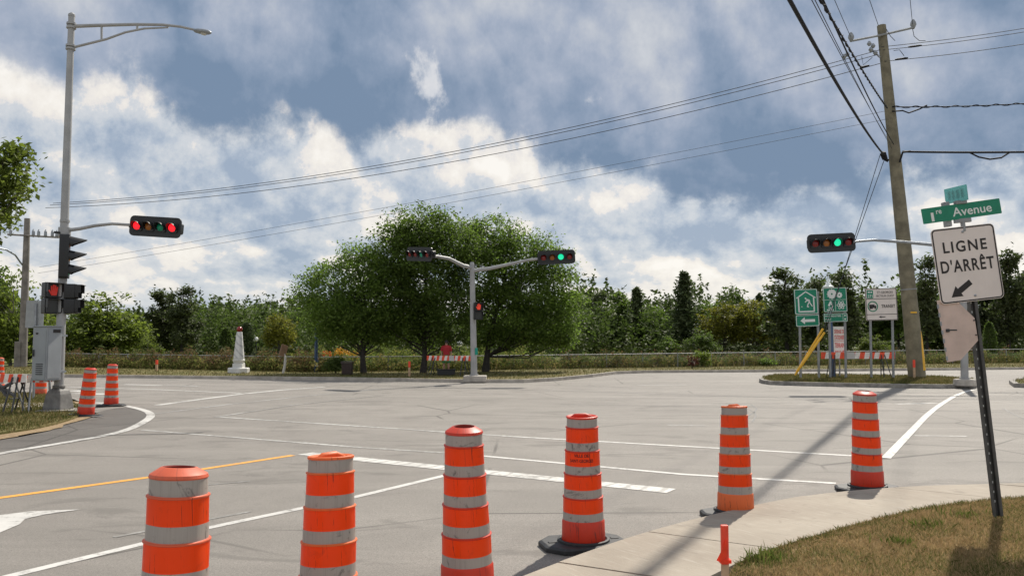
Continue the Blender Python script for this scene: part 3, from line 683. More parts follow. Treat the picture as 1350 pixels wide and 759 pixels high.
# ------------------------------------------------------------------ signal heads (as parts of their pole)
def head(parent, c, L, H, yaw, roll, states, arm_side=1):
    M = Matrix.Translation(c) @ rotm(yaw, roll)
    b = MB(); b.M = M
    b.prism(rrect(L, H, H * .22), -.02, .02); n = len(states)
    b.prism(rrect(L * .93, H * .55, H * .1), .02, .24)
    for k in range(n): b.prism(rrect(L * .2, H * .5, H * .08, cx=L * (-.345 + .23 * k)), -.05, -.02)
    b.box((0, .13, H * .28), (L * .8, .03, .02)); b.box((arm_side * L * .5, .1, 0), (.12, .1, .1))
    h = b.build('signal_head', M_BLACK, parent, smooth=35)
    for k, (mt) in enumerate(states):
        cx = L * (-.345 + .23 * k); r = L * .076
        l = MB(); l.M = M @ Matrix.Translation((cx, -.05, 0)) @ Matrix.Rotation(R(90), 4, 'X')
        l.lathe([(r, 0), (r * .85, .02), (r * .5, .035), (0.001, .042)], 20); l.build('lens', mt, h, smooth=60)
        vz = MB(); vz.M = M @ Matrix.Translation((cx, -.05, 0))
        A = [R(-35 + 250 * i / 14) for i in range(15)]; r1, r2 = r * 1.12, r * 1.2
        dep = [.20 * (0.35 + .65 * max(0, math.sin(a)) ** .7 if math.sin(a) > 0 else .3) for a in A]
        vs_ = []
        for a, d in zip(A, dep):
            for r_ in (r1, r2): vs_ += [(r_ * math.cos(a), 0, r_ * math.sin(a)), (r_ * math.cos(a), -d, r_ * math.sin(a) - d * .12)]
        fs = []
        for i in range(14):
            o = i * 4; fs += [(o, o + 1, o + 5, o + 4), (o + 2, o + 6, o + 7, o + 3), (o + 1, o + 3, o + 7, o + 5)]
        fs += [(0, 2, 3, 1), (56, 57, 59, 58)]
        vz.add(vs_, fs); vz.build('visor', M_BLACK, h, smooth=40)
    return h
def ped_head(parent, c, yaw, sz=.36, lit=True, glow=None):
    M = Matrix.Translation(c) @ rotm(yaw); b = MB(); b.M = M
    for k in (.5, -.5):
        b.prism(rrect(sz, sz * .98, .03, cz=k * sz), -.12, .12)
        b.ring(rrect(sz * .9, sz * .9, .03, cz=k * sz), rrect(sz * .8, sz * .8, .03, cz=k * sz), -.2, -.12)
        b.box((0, -.2, k * sz + sz * .43), (sz * .95, .18, .014)); 
        for sx in (-1, 1): b.prism([(sx * sz * .47, k * sz + sz * .43), (sx * sz * .44, k * sz + sz * .43), (sx * sz * .44, k * sz - sz * .1), (sx * sz * .47, k * sz - sz * .1)], -.26, -.12)
    h = b.build('pedestrian_signal', M_BLACK, parent, smooth=35)
    e = MB(); e.M = M; z = sz * .5; s_ = sz * .8
    if lit:
        e.prism([(-.2 * s_, z - .42 * s_), (.2 * s_, z - .42 * s_), (.26 * s_, z - .05 * s_), (-.2 * s_, z - .02 * s_)], -.14, -.12)
        for k, (x, tp) in enumerate(((-.16, .3), (-.03, .4), (.09, .36), (.21, .24))): e.stroke([(x * s_, z - .05 * s_), (x * 1.15 * s_, z + tp * s_)], .1 * s_, -.14, -.12)
        e.stroke([(-.18 * s_, z - .3 * s_), (-.36 * s_, z - .02 * s_)], .1 * s_, -.14, -.12)
        e.build('hand_symbol', glow or G_HAND, h)
    g_ = MB(); g_.M = M; g_.prism(rrect(sz * .78, sz * .78, .02, cz=-sz * .5), -.125, -.12); g_.build('lens', mat('lens_unlit', (.02, .022, .02), .3), h)
    return h

# -------- left street lamp and signal pole
Yl = 21.8; base = G(76.5, 541, .06); Yl = base.y
t = thing('street_lamp', base, 'tall grey street lamp with signal heads and a controller cabinet at the left corner', 'street lamp')
top = P(94.5, 22, Yl); foot = Vector((base.x, Yl, .58))
b = MB(); b.tube([foot, foot.lerp(top, .5), top], [.115, .098, .078], 16); b.lathe([], 3) if False else None
b.tube([top, top + Vector((0, 0, .05)), top + Vector((0, 0, .1))], [.085, .085, .03], 14); b.build('pole', M_ALU, t, smooth=40)
b = MB(); b.M = Matrix.Translation((base.x, Yl, base.z))
for z0, z1, w0, w1 in ((0.0, .1, .5, .48), (.1, .40, .27, .22), (.40, .56, .22, .14)):
    pass
b.lathe([(.36, .03), (.35, .12), (.29, .42), (.25, .50), (.16, .56), (.14, .60)], 4, rot0=R(35)); b.lathe([(.15, .56), (.15, .64)], 12)
b.build('pedestal', mat('pedestal_grey', (.17, .165, .155), .7, .1, .25, 5.), t, bevel=.02)
b = MB(); b.M = Matrix.Translation((base.x + .1, Yl - .05, base.z)) @ rotm(10); b.box((0, 0, .0), (.9, .85, .08)); b.build('foundation', M_CONC_D, t, bevel=.01)
def onpole(py): return P(94.5 - (py - 22) * 17.2 / 519, py, Yl)
b = MB()
q = [onpole(35) + Vector((.05, 0, 0)), P(130, 33.8, Yl), P(180, 32.5, Yl), P(215, 33, Yl), P(238, 35.5, Yl), P(258, 40, Yl)]
b.tube(q, [.05, .045, .04, .036, .033, .03], 10)
b.tube([onpole(63) + Vector((.05, 0, 0)), P(140, 52, Yl), P(165, 43, Yl), P(190, 38, Yl), P(222, 36.5, Yl)], [.033, .03, .028, .026, .022], 8)
for x, y0, y1 in ((134, 33, 53), (181, 33, 40)): b.tube([P(x, y0, Yl), P(x, y1, Yl)], .028, 8)
for y_ in (32, 37, 61, 65): b.tube([onpole(y_) + Vector((0, 0, -.02)), onpole(y_) + Vector((0, 0, .03))], .12, 12)
b.build('lamp_arm', M_ALU, t, smooth=40)
lc = P(267, 42, Yl); b = MB(); b.M = Matrix.Translation(lc) @ rotm(0, 7)
for sx, col in ((0, 0),):
    vs_, fs, n, mseg = [], [], 12, [(-.24, .02), (-.2, .06), (-.1, .085), (.05, .09), (.16, .075), (.22, .04), (.235, .01)]
    for x, r in mseg:
        for k in range(n): a = 2 * math.pi * k / n; vs_.append((x, r * 1.25 * math.cos(a), r * .72 * math.sin(a)))
    for i in range(len(mseg) - 1):
        for k in range(n): fs.append((i * n + k, i * n + (k + 1) % n, (i + 1) * n + (k + 1) % n, (i + 1) * n + k))
    fs += [tuple(range(n)), tuple(range((len(mseg) - 1) * n, len(mseg) * n))]; b.add(vs_, fs)
lum = b.build('luminaire', M_STEEL, t, smooth=50)
b = MB(); b.M = Matrix.Translation(lc + Vector((.03, 0, -.055))) @ rotm(0, 7); b.lathe([(.001, -.04), (.06, -.03), (.085, 0)], 14); b.build('lamp_glass', mat('lamp_glass', (.5, .5, .47), .2), lum, smooth=60)
b = MB(); b.tube([onpole(304), P(105, 301.5, Yl), P(125, 297.5, Yl), P(148, 295, Yl), P(172, 296.5, Yl)], [.05, .046, .042, .038, .036], 10)
b.tube([onpole(300), onpole(312)], .15, 12); b.tube([onpole(290), onpole(293)], .12, 12); b.build('mast_arm', M_ALU, t, smooth=40)
head(t, P(205, 299, Yl), 1.36, .52, -4, 4, [G_RED, O_AMB, O_GRN, G_RED], -1)
# vertical three-lens head facing right
vc = P(88, 338, Yl - .05)
M = Matrix.Translation(vc) @ rotm(112); b = MB(); b.M = M; b.prism(rrect(.34, 1.12, .05), -.06, .16); b.tube([(.0, .1, .6), (-.05, .3, .6)], .03, 8)
vh = b.build('signal_head', M_BLACK, t, smooth=35)
for k, mt in enumerate((O_RED, O_AMB, O_GRN)):
    cz = .36 - .36 * k; l = MB(); l.M = M @ Matrix.Translation((0, -.06, cz)) @ Matrix.Rotation(R(90), 4, 'X'); l.lathe([(.14, 0), (.1, .02), (.001, .03)], 20); l.build('lens', mt, vh, smooth=60)
    v_ = MB(); v_.M = M @ Matrix.Translation((0, -.06, cz)); A = [R(-30 + 240 * i / 14) for i in range(15)]; vs_, fs = [], []
    for a in A:
        d = .40 * max(.12, (math.sin(a) + .6) / 1.6)
        for r_ in (.15, .165): vs_ += [(r_ * math.cos(a), 0, r_ * math.sin(a)), (r_ * math.cos(a), -d, r_ * math.sin(a) - d * .2)]
    for i in range(14): o = i * 4; fs += [(o, o + 1, o + 5, o + 4), (o + 2, o + 6, o + 7, o + 3), (o + 1, o + 3, o + 7, o + 5)]
    v_.add(vs_, fs); v_.build('visor', M_BLACK, vh, smooth=40)
ped_head(t, P(68, 393, Yl - .1), 50, .40, True, lamp('lens_hand_faint', (1, .05, .03), .12)); ped_head(t, P(94, 394, Yl + .05), 102, .38, False)
for y_ in (375.5, 412): b = MB(); b.tube([P(62, y_, Yl), P(98, y_, Yl)], .02, 8); b.build('signal_bracket', M_DKST, t)
# controller cabinet strapped on the pole
cc = P(62, 466, Yl - .42); M = Matrix.Translation(cc) @ rotm(-16); b = MB(); b.M = M
b.box((0, 0, 0), (.44, .46, 1.32)); b.box((0, 0, .675), (.48, .50, .03)); cab = b.build('cabinet', M_CAB, t, bevel=.012)
b = MB(); b.M = M; b.box((-.0, -.234, -.02), (.38, .012, 1.22)); b.box((.224, 0, 0), (.012, .40, 1.22)) ; b.build('cabinet_door', M_CAB, cab, bevel=.006)
b = MB(); b.M = M
for k in range(6): b.box((.02, -.246, -.50 + .05 * k), (.2, .012, .022))
b.build('vent', M_DKST, cab)
b = MB(); b.M = M; b.box((.235, .05, .56), (.012, .22, .08)); b.build('name_plate', M_INK, cab)
b = MB(); b.M = M; b.box((-.08, -.246, .50), (.06, .012, .04)); b.build('lock', M_INK, cab)
b = MB(); b.M = M; b.box((-.16, -.255, .02), (.03, .03, .16)); b.build('handle', M_DKST, cab)
b = MB(); b.M = M; b.box((.1, .26, .45), (.22, .3, .05)); b.build('pole_strap', M_STEEL, t)
b = MB(); b.M = M; b.box((.1, .26, -.45), (.22, .3, .05)); b.build('pole_strap', M_STEEL, t)

# -------- central signal pole
base = G(625, 500.5, .116); Yc = base.y
t = thing('traffic_light', base, 'two-armed grey traffic signal pole standing in front of the three big roadside trees', 'traffic light')
top = P(622.3, 349, Yc); foot = base + Vector((0, 0, .12)); b = MB(); b.tube([foot, foot.lerp(top, .5), top], [.15, .13, .105], 14); b.tube([top, top + Vector((0, 0, .12))], [.11, .07], 14); b.tube([foot, foot + Vector((0, 0, .12))], .2, 14)
b.build('pole', M_ALU, t, smooth=40)
b = MB(); b.box(base + Vector((.05, 0, .05)), (1.0, .9, .28)); b.build('foundation', M_CONC, t, bevel=.03)
b = MB(); b.tube([P(622, 353, Yc), P(610, 350, Yc - .4), P(592, 341, Yc - .9), P(576, 338, Yc - 1.3), P(570, 338.5, Yc - 1.5)], [.09, .085, .075, .065, .06], 10); b.build('mast_arm', M_ALU, t, smooth=40)
b = MB(); b.tube([P(622, 357, Yc), P(645, 354, Yc), P(675, 347.5, Yc), P(695, 343, Yc), P(712, 341, Yc)], [.09, .08, .07, .06, .055], 10); b.build('mast_arm', M_ALU, t, smooth=40)
head(t, P(553, 335, Yc - 1.5), 1.62, .60, -42, 5, [O_RED, O_RED, O_GRN, O_RED], 1)
head(t, P(733.5, 339, Yc), 1.68, .62, 3, -3, [O_RED, O_AMB, G_GRN, O_RED], -1)
ped_head(t, P(630.5, 410, Yc - .25), 14, .38); 
for y_ in (402, 418): b = MB(); b.tube([P(625, y_, Yc), P(630, y_, Yc - .2)], .03, 8); b.build('signal_bracket', M_DKST, t)
b = MB(); b.box(P(628, 463, Yc - .14), (.12, .03, .3)); b.build('sticker', mat('teal_sticker', (.0, .25, .18), .5), t)

# -------- right signal pole
base = G(1272, 507.5, .13); Yr = base.y
t = thing('traffic_light', base, 'single-armed grey traffic signal pole on the island, mostly hidden behind the leaning sign', 'traffic light')
top = P(1269, 318, Yr); foot = base + Vector((0, 0, .2)); b = MB(); b.tube([foot, foot.lerp(top, .5), top], [.14, .125, .10], 14); b.tube([foot, foot + Vector((0, 0, .1))], .2, 12); b.build('pole', M_ALU, t, smooth=40)
b = MB(); b.lathe([(.42, -.02), (.40, .2), (.36, .24)], 8, rot0=.4) ; b.v = [v + base for v in b.v]; b.build('foundation', M_CONC, t, bevel=.02)
b = MB(); b.tube([P(1270, 330, Yr), P(1228, 322.5, Yr), P(1190, 319, Yr), P(1152, 316.5, Yr), P(1138, 317.5, Yr), P(1124, 319, Yr)], [.07, .064, .058, .05, .046, .044], 10); b.build('mast_arm', M_STEEL, t, smooth=40)
head(t, P(1096, 320, Yr), 1.88, .72, 2, -3, [O_RED, O_AMB, G_GRN, O_RED], 1)

# ------------------------------------------------------------------ utility poles and wires
Yu = 38.6; base = XY(1208, Yu, .13); top = P(1162, 34, Yu)
t = thing('utility_pole', base, 'tall leaning wooden utility pole with a top crossarm on the right traffic island', 'utility pole')
def onu(py): 
    f = (500 - py) / 466; return base.lerp(top, f)
b = MB(); b.tube([base - Vector((0, 0, .2)), base.lerp(top, .3), base.lerp(top, .7), top], [.385, .33, .255, .20], 18)
b.build('pole', M_WOODP, t, smooth=40)
b = MB(); b.tube([P(1124, 54, Yu - .1), P(1160, 47, Yu - .22), P(1203, 37, Yu - .3)], .05, 8)
for px, py in ((1122, 50), (1204, 33)):
    e = P(px, py, Yu - .2); b.tube([e + Vector((0, 0, -.2)), e, e + Vector((0, 0, .12)), e + Vector((0, 0, .25))], [.05, .14, .12, .05], 8)
b.build('crossarm', M_GALV, t, smooth=40)
for px, py in ((1146, 58), (1151, 61), (1148, 66), (1154, 70), (1113, 75), (1117, 72)):
    b = MB(); e = P(px, py, Yu - .25); b.tube([e + Vector((0, 0, -.1)), e + Vector((0, 0, .0)), e + Vector((0, 0, .12))], [.05, .11, .05], 8); b.build('insulator', M_STEEL, t)
b = MB(); b.tube([P(1148, 64, Yu - .2), P(1160, 76, Yu - .2)], .045, 6); b.build('insulator_bracket', M_STEEL, t)
for py in (385,): b = MB(); b.tube([onu(py), onu(py + 1.5)], .375, 16); b.build('band', M_GALV, t)
b = MB(); b.box(onu(416) + Vector((-.05, -.38, 0)), (.28, .03, .07)); b.build('tag', M_YELP, t)
# cable guard on its right side
b = MB(); b.tube([P(1207.5, 412, Yu - .1), P(1212, 448, Yu - .15), P(1216, 488, Yu - .2)], [.08, .14, .15], 10); b.build('cable_guard', M_YELP, t, smooth=40)
# guy wires with yellow guards
for s_, e_, lab in (((1086, 433, 36.8), (1166, 210, Yu), 'right of two thin steel guy wires running down from the tall leaning pole'), ((1088, 438, 36.6), (1160, 205, Yu), 'left of two thin steel guy wires running down from the tall leaning pole')):
    b = MB(); b.tube([P(*s_), P(*e_)], .016, 5); tag(b.build('guy_wire', M_WIREG), lab, 'guy wire', 'guy wires of the tall pole')
for q, lab in ((((1048, 494.5, 37.0), (1085, 433, 36.8)), 'left yellow plastic guy wire guard leaning beside the snow sign'), (((1052, 488, 36.6), (1087, 438, 36.6)), 'right yellow plastic guy wire guard leaning behind the snow sign')):
    a_, e_ = P(*q[0]), P(*q[1]); b = MB(); b.tube([a_, a_.lerp(e_, .08), e_], [.03, .06, .05], 8)
    g_ = b.build('guy_guard', M_YELP, smooth=40); tag(g_, lab.replace('snow sign', 'green house sign'), 'guy guard', 'yellow guy wire guards')
# far left pole
Yw = 55.0; base = XY(31, Yw, .12); top = P(36, 288, Yw)
t = thing('utility_pole', base, 'distant wooden utility pole behind the street lamp, with crossarm and curved lamp arm', 'utility pole')
b = MB(); b.tube([base, base.lerp(top, .5), top], [.27, .23, .18], 14); b.build('pole', M_WOODG, t, smooth=40)
b = MB(); b.tube([P(10, 309, Yw - .2), P(78, 313, Yw - .2)], .06, 6); b.build('crossarm', M_WOODG, t)
for px in (14, 44, 51, 60, 69, 75):
    b = MB(); e = P(px, 308 + px * .04, Yw - .2); b.tube([e - Vector((0, 0, .15)), e, e + Vector((0, 0, .25)), e + Vector((0, 0, .4))], [.04, .1, .09, .03], 7); b.build('insulator', M_STEEL, t)
b = MB(); b.tube([P(32, 352, Yw), P(27, 346, Yw - .3), P(20, 336, Yw - .8), P(8, 329, Yw - 1.6), P(-14, 325, Yw - 3)], .055, 8); b.build('lamp_arm', M_STEEL, t, smooth=40)
b = MB(); b.box(P(24, 470, Yw - .2), (.4, .3, 2.0)); b.build('conduit_box', M_WOODG, t, bevel=.03)

def wire(name, a, b_, r, m, label, sag=0., n=16, twist=0., cat='wire', group=None, mid=None):
    pts = []
    for k in range(n + 1):
        f = k / n; p = a.lerp(b_, f)
        p = p + Vector((0, 0, -4 * sag * f * (1 - f))); pts.append(p)
    bb = MB(); bb.tube(pts, r, 6)
    if twist:
        d = (b_ - a).normalized(); s1 = d.cross(Vector((0, 0, 1))).normalized(); s2 = s1.cross(d); nn = n * 10; q = []
        for k in range(nn + 1):
            f = k / nn; p = a.lerp(b_, f) + Vector((0, 0, -4 * sag * f * (1 - f))); A = f * (b_ - a).length / .9 * 2 * math.pi
            q.append(p + (s1 * math.cos(A) + s2 * math.sin(A)) * twist)
        bb.tube(q, r * .7, 5)
    return tag(bb.build(name, m, smooth=50), label, cat, group)
gw = 'overhead wires across the road'
def ext(a, b_, k): return a + (b_ - a) * k
LW = [((1160, 66), (70, 268), 1.3, 'uppermost pole-to-pole power wire crossing the sky from the tall pole to the left pole'),
      ((1158, 72), (66, 270.5), 1.3, 'second pole-to-pole power wire just under the uppermost one'),
      ((1160, 84), (60, 274), 1.4, 'third pole-to-pole power wire, lowest of the upper three')]
for (a_, b2, sg, lab) in LW:
    A_, B_ = P(*a_, Yu - .3), P(*b2, Yw - .2); wire('power_wire', A_, B_, .017, M_WIREG, lab, sg, 24, cat='wire', group=gw)
for (a_, b2, lab) in (((1170, 146), (52, 352), 'upper of the two thin low wires sloping over the treetops'), ((1170, 157), (50, 360), 'lower of the two thin low wires sloping over the treetops')):
    wire('power_wire', P(*a_, Yu), P(*b2, Yw), .009, M_WIREG, lab, .25, 24, group=gw)
for (a_, b2, lab) in (((1162, 62), (1400, 29), 'top power wire leaving the tall pole to the right edge'), ((1164, 66), (1400, 34), 'middle power wire leaving the tall pole to the right edge'), ((1166, 81), (1400, 50), 'lower thin power wire leaving the tall pole to the right edge')):
    wire('power_wire', P(*a_, Yu - .25), P(*b2, Yu + 4), .016, M_WIREG, lab, .1, 10, group=gw)
wire('twisted_cable', P(1176, 141, Yu - .3), P(1420, 132, Yu - 1), .025, M_WIRE, 'twisted grey cable leaving the tall pole to the right, upper of two', .1, 14, .05, 'cable')
wire('phone_cable', P(1190, 200, Yu - .35), P(1420, 199, Yu - 1), .05, M_WIRE, 'thick black cable leaving the tall pole to the right with a hanging loop', .05, 14, cat='cable')
b = MB(); b.tube([P(1186, 214, Yu - .4), P(1190, 201, Yu - .4), P(1200, 199.5, Yu - .4)], .05, 6); tag(b.build('cable_end', M_WIRE, smooth=50), 'bent end of the thick right-hand cable against the tall pole', 'cable')
b = MB(); b.tube([P(1278, 201, Yu - .5), P(1290, 207, Yu - .5), P(1305, 210, Yu - .5), P(1320, 208, Yu - .5), P(1331, 201, Yu - .5)], .04, 6)
tag(b.build('cable_loop', M_WIRE, smooth=50), 'black slack loop hanging under the thick right-hand cable', 'cable')
b = MB(); b.tube([P(1176, 147, Yu - .35), P(1190, 146, Yu - .4), P(1198, 149, Yu - .4), P(1212, 144, Yu - .4), P(1222, 139, Yu - .4)], .035, 6)
tag(b.build('cable_loop', M_WIRE, smooth=50), 'short dark slack loop under the twisted cable beside the pole', 'cable')
# cables that pass over the viewer
a_ = P(1166, 205, Yu - .3); e_ = P(1059, 0, 14.5); npl = (e_ - a_).cross(sdir)
def inplane(px, py):
    d = ray(px, py); o = Vector((0, 0, CH)); return o + d * (npl.dot(a0_ - o) / npl.dot(d))
a0_ = a_.copy(); wire('phone_cable', a_, ext(a_, e_, 1.65), .036, M_WIRE, 'thickest black cable running from the pole out of the top of the photo', .5, 24, cat='cable')
b = MB(); q0, q1 = P(1163, 200, Yu - .35), P(1167, 210, Yu - .35); b.tube([q0, q0.lerp(q1, .2), q1], [.05, .14, .12], 8); b.tube([q1, P(1171, 212, Yu - .35)], .08, 6)
tag(b.build('cable_splice', M_WIRE, smooth=50), 'black splice case at the lower end of the thickest cable', 'splice case')
a_ = P(1178, 190, Yu - .3); e_ = inplane(1094, 0); wire('phone_cable', a_, ext(a_, e_, 1.6), .02, M_WIRE, 'black cable running up out of the photo right beside the twisted one', .4, 24, cat='cable')
a_ = P(1170, 143, Yu - .3); e_ = inplane(1088, 0); wire('twisted_cable', a_, ext(a_, e_, 1.6), .02, M_WIRE, 'twisted service cable running up out of the photo between two black cables', .2, 24, .035, 'cable')
for x0, y0, x1, lab in ((1173, 188, 1076, 'left of two thin grey wires between the thick cable and the twisted cable'), (1176, 196, 1080, 'right of two thin grey wires between the thick cable and the twisted cable')):
    a_ = P(x0, y0, Yu); e_ = P(x1, 0, 16); wire('power_wire', a_, ext(a_, e_, 1.6), .009, M_WIREG, lab, .2, 16, group=gw)
for x0, y0, x1, lab in ((1121, 48, 1101, 'thin wire rising from the left end of the top crossarm'), (1158, 34, 1147, 'thin wire rising from the top of the tall pole'), (1203, 32, 1200, 'thin wire rising from the right end of the top crossarm')):
    a_ = P(x0, y0, Yu - .3); e_ = P(x1, 0, 33); wire('power_wire', a_, ext(a_, e_, 4.5), .013, M_WIREG, lab, .1, 10, group=gw)
for q_ in ([(1203, 38, .3), (1205, 48, .4), (1212, 54, .4), (1220, 54, .3)], [(1168, 38, .4), (1174, 48, .5), (1180, 54, .4)], [(1136, 75, .3), (1138, 86, .4), (1150, 76, .4)], [(1178, 67, .3), (1186, 66, .4), (1192, 74, .4)]):
    b = MB(); b.tube([P(x_, y_, Yu - d_) for x_, y_, d_ in q_], .015, 5); tag(b.build('jumper_wire', M_WIREG), 'short slack jumper wire looping at the top of the tall leaning pole', 'wire', 'jumper wires at the pole top')
for p_, q_, lab in (((1197, 62.5), (1215, 60), 'dark strain insulator right of the pole on the middle power wire'), ((1180, 79), (1197, 76.5), 'dark strain insulator right of the pole on the lowest power wire'), ((1134, 89.5), (1146, 86.5), 'dark strain insulator left of the pole on the lowest power wire')):
    b = MB(); A_, B_ = P(*p_, Yu - .3), P(*q_, Yu - .3); b.tube([A_, A_.lerp(B_, .2), A_.lerp(B_, .8), B_], [.03, .05, .05, .03], 6); tag(b.build('strain_insulator', M_WIRE), lab, 'insulator', 'strain insulators beside the tall pole')

# ------------------------------------------------------------------ leaning stop-line sign and street name
Yg = 8.0; base = XY(1316, Yg, .16); base = G(1316, 678, .17); Yg = base.y; k = Yg / F
Mloc = Matrix.Translation(base) @ rotm(0, -4.9)
t = thing('road_sign', base, 'white LIGNE D\'ARRÊT sign with a black arrow on a leaning dark post', 'road sign')
b = MB(); b.M = Mloc
for sx in (-1, 1): b.box((sx * .026, .016, 1.36), (.012, .036, 2.76))
b.box((0, .036, 1.36), (.064, .008, 2.76)); 
for sx in (-1, 1): b.box((sx * .038, .0, 1.36), (.02, .006, 2.76))
b.build('post', mat('painted_post', (.085, .084, .08), .6, .2, .25, 9.), t)
b = MB(); b.M = Mloc
for q in range(28): b.box((0, .0315, .12 + .09 * q), (.012, .004, .02))
b.build('bolt_holes', M_SYM, t)
sw, sh, sz_ = .625, .725, 2.385
M = Mloc @ Matrix.Translation((-.012, -.012, sz_)) @ rotm(1.5, -1.6)
b = MB(); b.M = M; b.prism(rrect(sw, sh, .045), -.004, .004); plate = b.build('panel', M_SWHITE, t, smooth=30)
b = MB(); b.M = M; b.ring(rrect(sw - .012, sh - .012, .04), rrect(sw - .036, sh - .036, .03), -.0062, -.004)
b.text('LIGNE', .43, .108, .0, .175, -.0062, bold=.02, space=1.22); b.text('D\'ARRÊT', .525, .148, -.0, .005, -.0062, bold=.02, space=1.15)
b.prism([(-.009, -.152), (.019, -.198), (-.101, -.275), (-.084, -.303), (-.2, -.305), (-.147, -.201), (-.130, -.229)], -.0062, -.004)
b.build('legend', M_INK, plate)
b = MB(); b.M = M
for z in (.31, -.31): b.M = M @ Matrix.Translation((0.03 if z < 0 else 0, -.004, z)) @ Matrix.Rotation(R(90), 4, 'X'); b.lathe([(.012, 0), (.012, .004), (.006, .008), (.001, .008)], 10)
b.build('bolt', M_STEEL, plate)
# folded octagonal plate below, its back to the viewer
fp = thing('folded_sign', base + Vector((0, 0, 1.0)), 'pale pinkish back of a folded half-octagon sign bolted below the stop-line sign', 'road sign')
Mf = Mloc @ Matrix.Translation((-.005, -.002, 0)); b = MB(); b.M = Mf
pl = [(-.335, 2.06), (-.16, 2.06), (.005, 1.86), (.012, 1.645), (-.175, 1.475), (-.305, 1.465)]
b.prism(pl, -.004, .003); pf = b.build('panel', M_SGREY, fp)
b = MB(); b.M = Mf; 
for q in range(7): b.box((-.333 + .0045 * q, -.006, 2.0 - .083 * q), (.012, .012, .04))
b.build('hinge', M_STEEL, fp)
b = MB(); b.M = Mf; b.box((-.27, -.012, 1.765), (.03, .012, .03)); b.stroke([(-.27, 1.768), (-.18, 1.762)], .012, -.007, -.004)
b.build('latch', M_DKST, fp)
for x, z in ((-.005, 1.84), (-.002, 1.70)): b = MB(); b.M = Mf; b.box((x, -.007, z), (.012, .01, .012)); b.build('bolt', M_DKST, fp)
# street name blades on top
ns = thing('street_name_sign', base + Vector((0, 0, 2.8)), 'green street name blade reading 1re Avenue on top of the leaning post', 'street sign')
M = Mloc @ Matrix.Translation((-.005, -.012, 2.895)) @ rotm(4, -3.4)
b = MB(); b.M = M; b.prism(rrect(.80, .148, .008), -.003, .003); pl_ = b.build('blade', M_SGREEN, ns)
b = MB(); b.M = M; b.text('1', .028, .085, -.30, -.018, -.0045, bold=.012); b.text('re', .055, .036, -.23, .022, -.0045, bold=.012); b.text('Avenue', .40, .085, .105, -.0, -.0045, bold=.012)
b.build('legend', M_SYM, pl_)
b = MB(); b.M = Mloc; b.box((0, .0, 2.76), (.03, .03, .07)); b.box((0, -.0, 2.805), (.16, .035, .04)); b.tube([(0, 0, 2.70), (0, 0, 2.80)], .022, 8); b.build('bracket', M_GALV, ns, bevel=.004); b = MB(); b.M = Mloc; b.box((0, 0, 2.982), (.11, .05, .035)); b.build('bracket', M_GALV, ns, bevel=.004)
for z_ in (2.79, 2.97): b = MB(); b.M = Mloc; b.box((-.13, .03, z_), (.05, .07, .06)); b.build('clamp', M_GALV, ns, bevel=.004)
M = Mloc @ Matrix.Translation((-.02, .02, 3.065)) @ rotm(112, 0)
cs = thing('street_name_sign', base + Vector((0, 0, 3.0)), 'pale teal translucent cross blade above the 1re Avenue blade', 'street sign')
b = MB(); b.M = M; b.prism(rrect(.25, .15, .006), -.003, .003); pb = b.build('blade', mat('teal_sheeting', (.20, .42, .42), .5, 0, .1, 6., transl=.5, tcol=(.3, .6, .6)), cs)
b = MB(); b.M = M
for x, w_ in ((-.07, .03), (-.02, .035), (.03, .03), (.075, .03)): b.box((x, -.004, 0), (w_, .002, .085))
b.build('faded_lettering', mat('pale_teal', (.42, .58, .58), .5, transl=.5, tcol=(.5, .75, .75)), pb)

# ------------------------------------------------------------------ guide signs on the island
def sign_thing(label, posts, py0, Yd, base_py=None):
    c = XY(sum(posts) / len(posts), Yd, .13); t = thing('guide_sign', c, label, 'road sign', 'guide signs on the traffic island')
    for px in posts:
        b = MB(); bt = XY(px, Yd, .1); tp = P(px - .8, py0, Yd); b.tube([bt, tp], .055, 8); b.build('post', M_GALV, t, smooth=40)
    return t
Ys = 37.6; ks = Ys / F
t = sign_thing('green sign with a white house outline and stooping figure, arrow panel below', (1054.5, 1078.5), 384, Ys)
M = Matrix.Translation(P(1062.5, 397.5, Ys - .12)) @ rotm(3, -2.2); W_, H_ = 31 * ks, 33 * ks
b = MB(); b.M = M; b.prism(rrect(W_, H_, .05), -.02, .02); pn = b.build('panel', M_SGREEN, t)
b = MB(); b.M = M; y0, y1 = -.03, -.02
b.ring(rrect(W_ * .985, H_ * .985, .05), rrect(W_ * .94, H_ * .94, .04), y0, y1)
s_ = W_
b.stroke([(-.40 * s_, .16 * s_), (0, .42 * s_), (.40 * s_, .16 * s_)], .045 * s_, y0, y1); b.stroke([(-.33 * s_, .2 * s_), (-.33 * s_, -.42 * s_), (.33 * s_, -.42 * s_), (.33 * s_, .2 * s_)], .055 * s_, y0, y1)
b.prism(ell(.035 * s_, .035 * s_, -.02 * s_, .14 * s_, 12), y0, y1)
for st in ([(.0, .1), (.12, .0), (.13, -.02)], [(.05, .06), (-.04, -.02)], [(.13, -.02), (.07, -.12), (.04, -.22), (.1, -.22)], [(.13, -.02), (.2, -.12), (.25, -.2)], [(.02, .1), (.14, .06), (.16, -.02)]): b.stroke([(x * s_, z * s_) for x, z in st], .04 * s_, y0, y1)
b.box((-.2 * s_, -.025, -.21 * s_), (.06 * s_, .01, .025 * s_)); b.build('symbol', M_SYM, pn)
M = Matrix.Translation(P(1064.5, 422.5, Ys - .12)) @ rotm(3, -2.2); b = MB(); b.M = M; b.prism(rrect(31 * ks, 15 * ks, .05), -.02, .02); pn = b.build('arrow_panel', M_SGREEN, t)
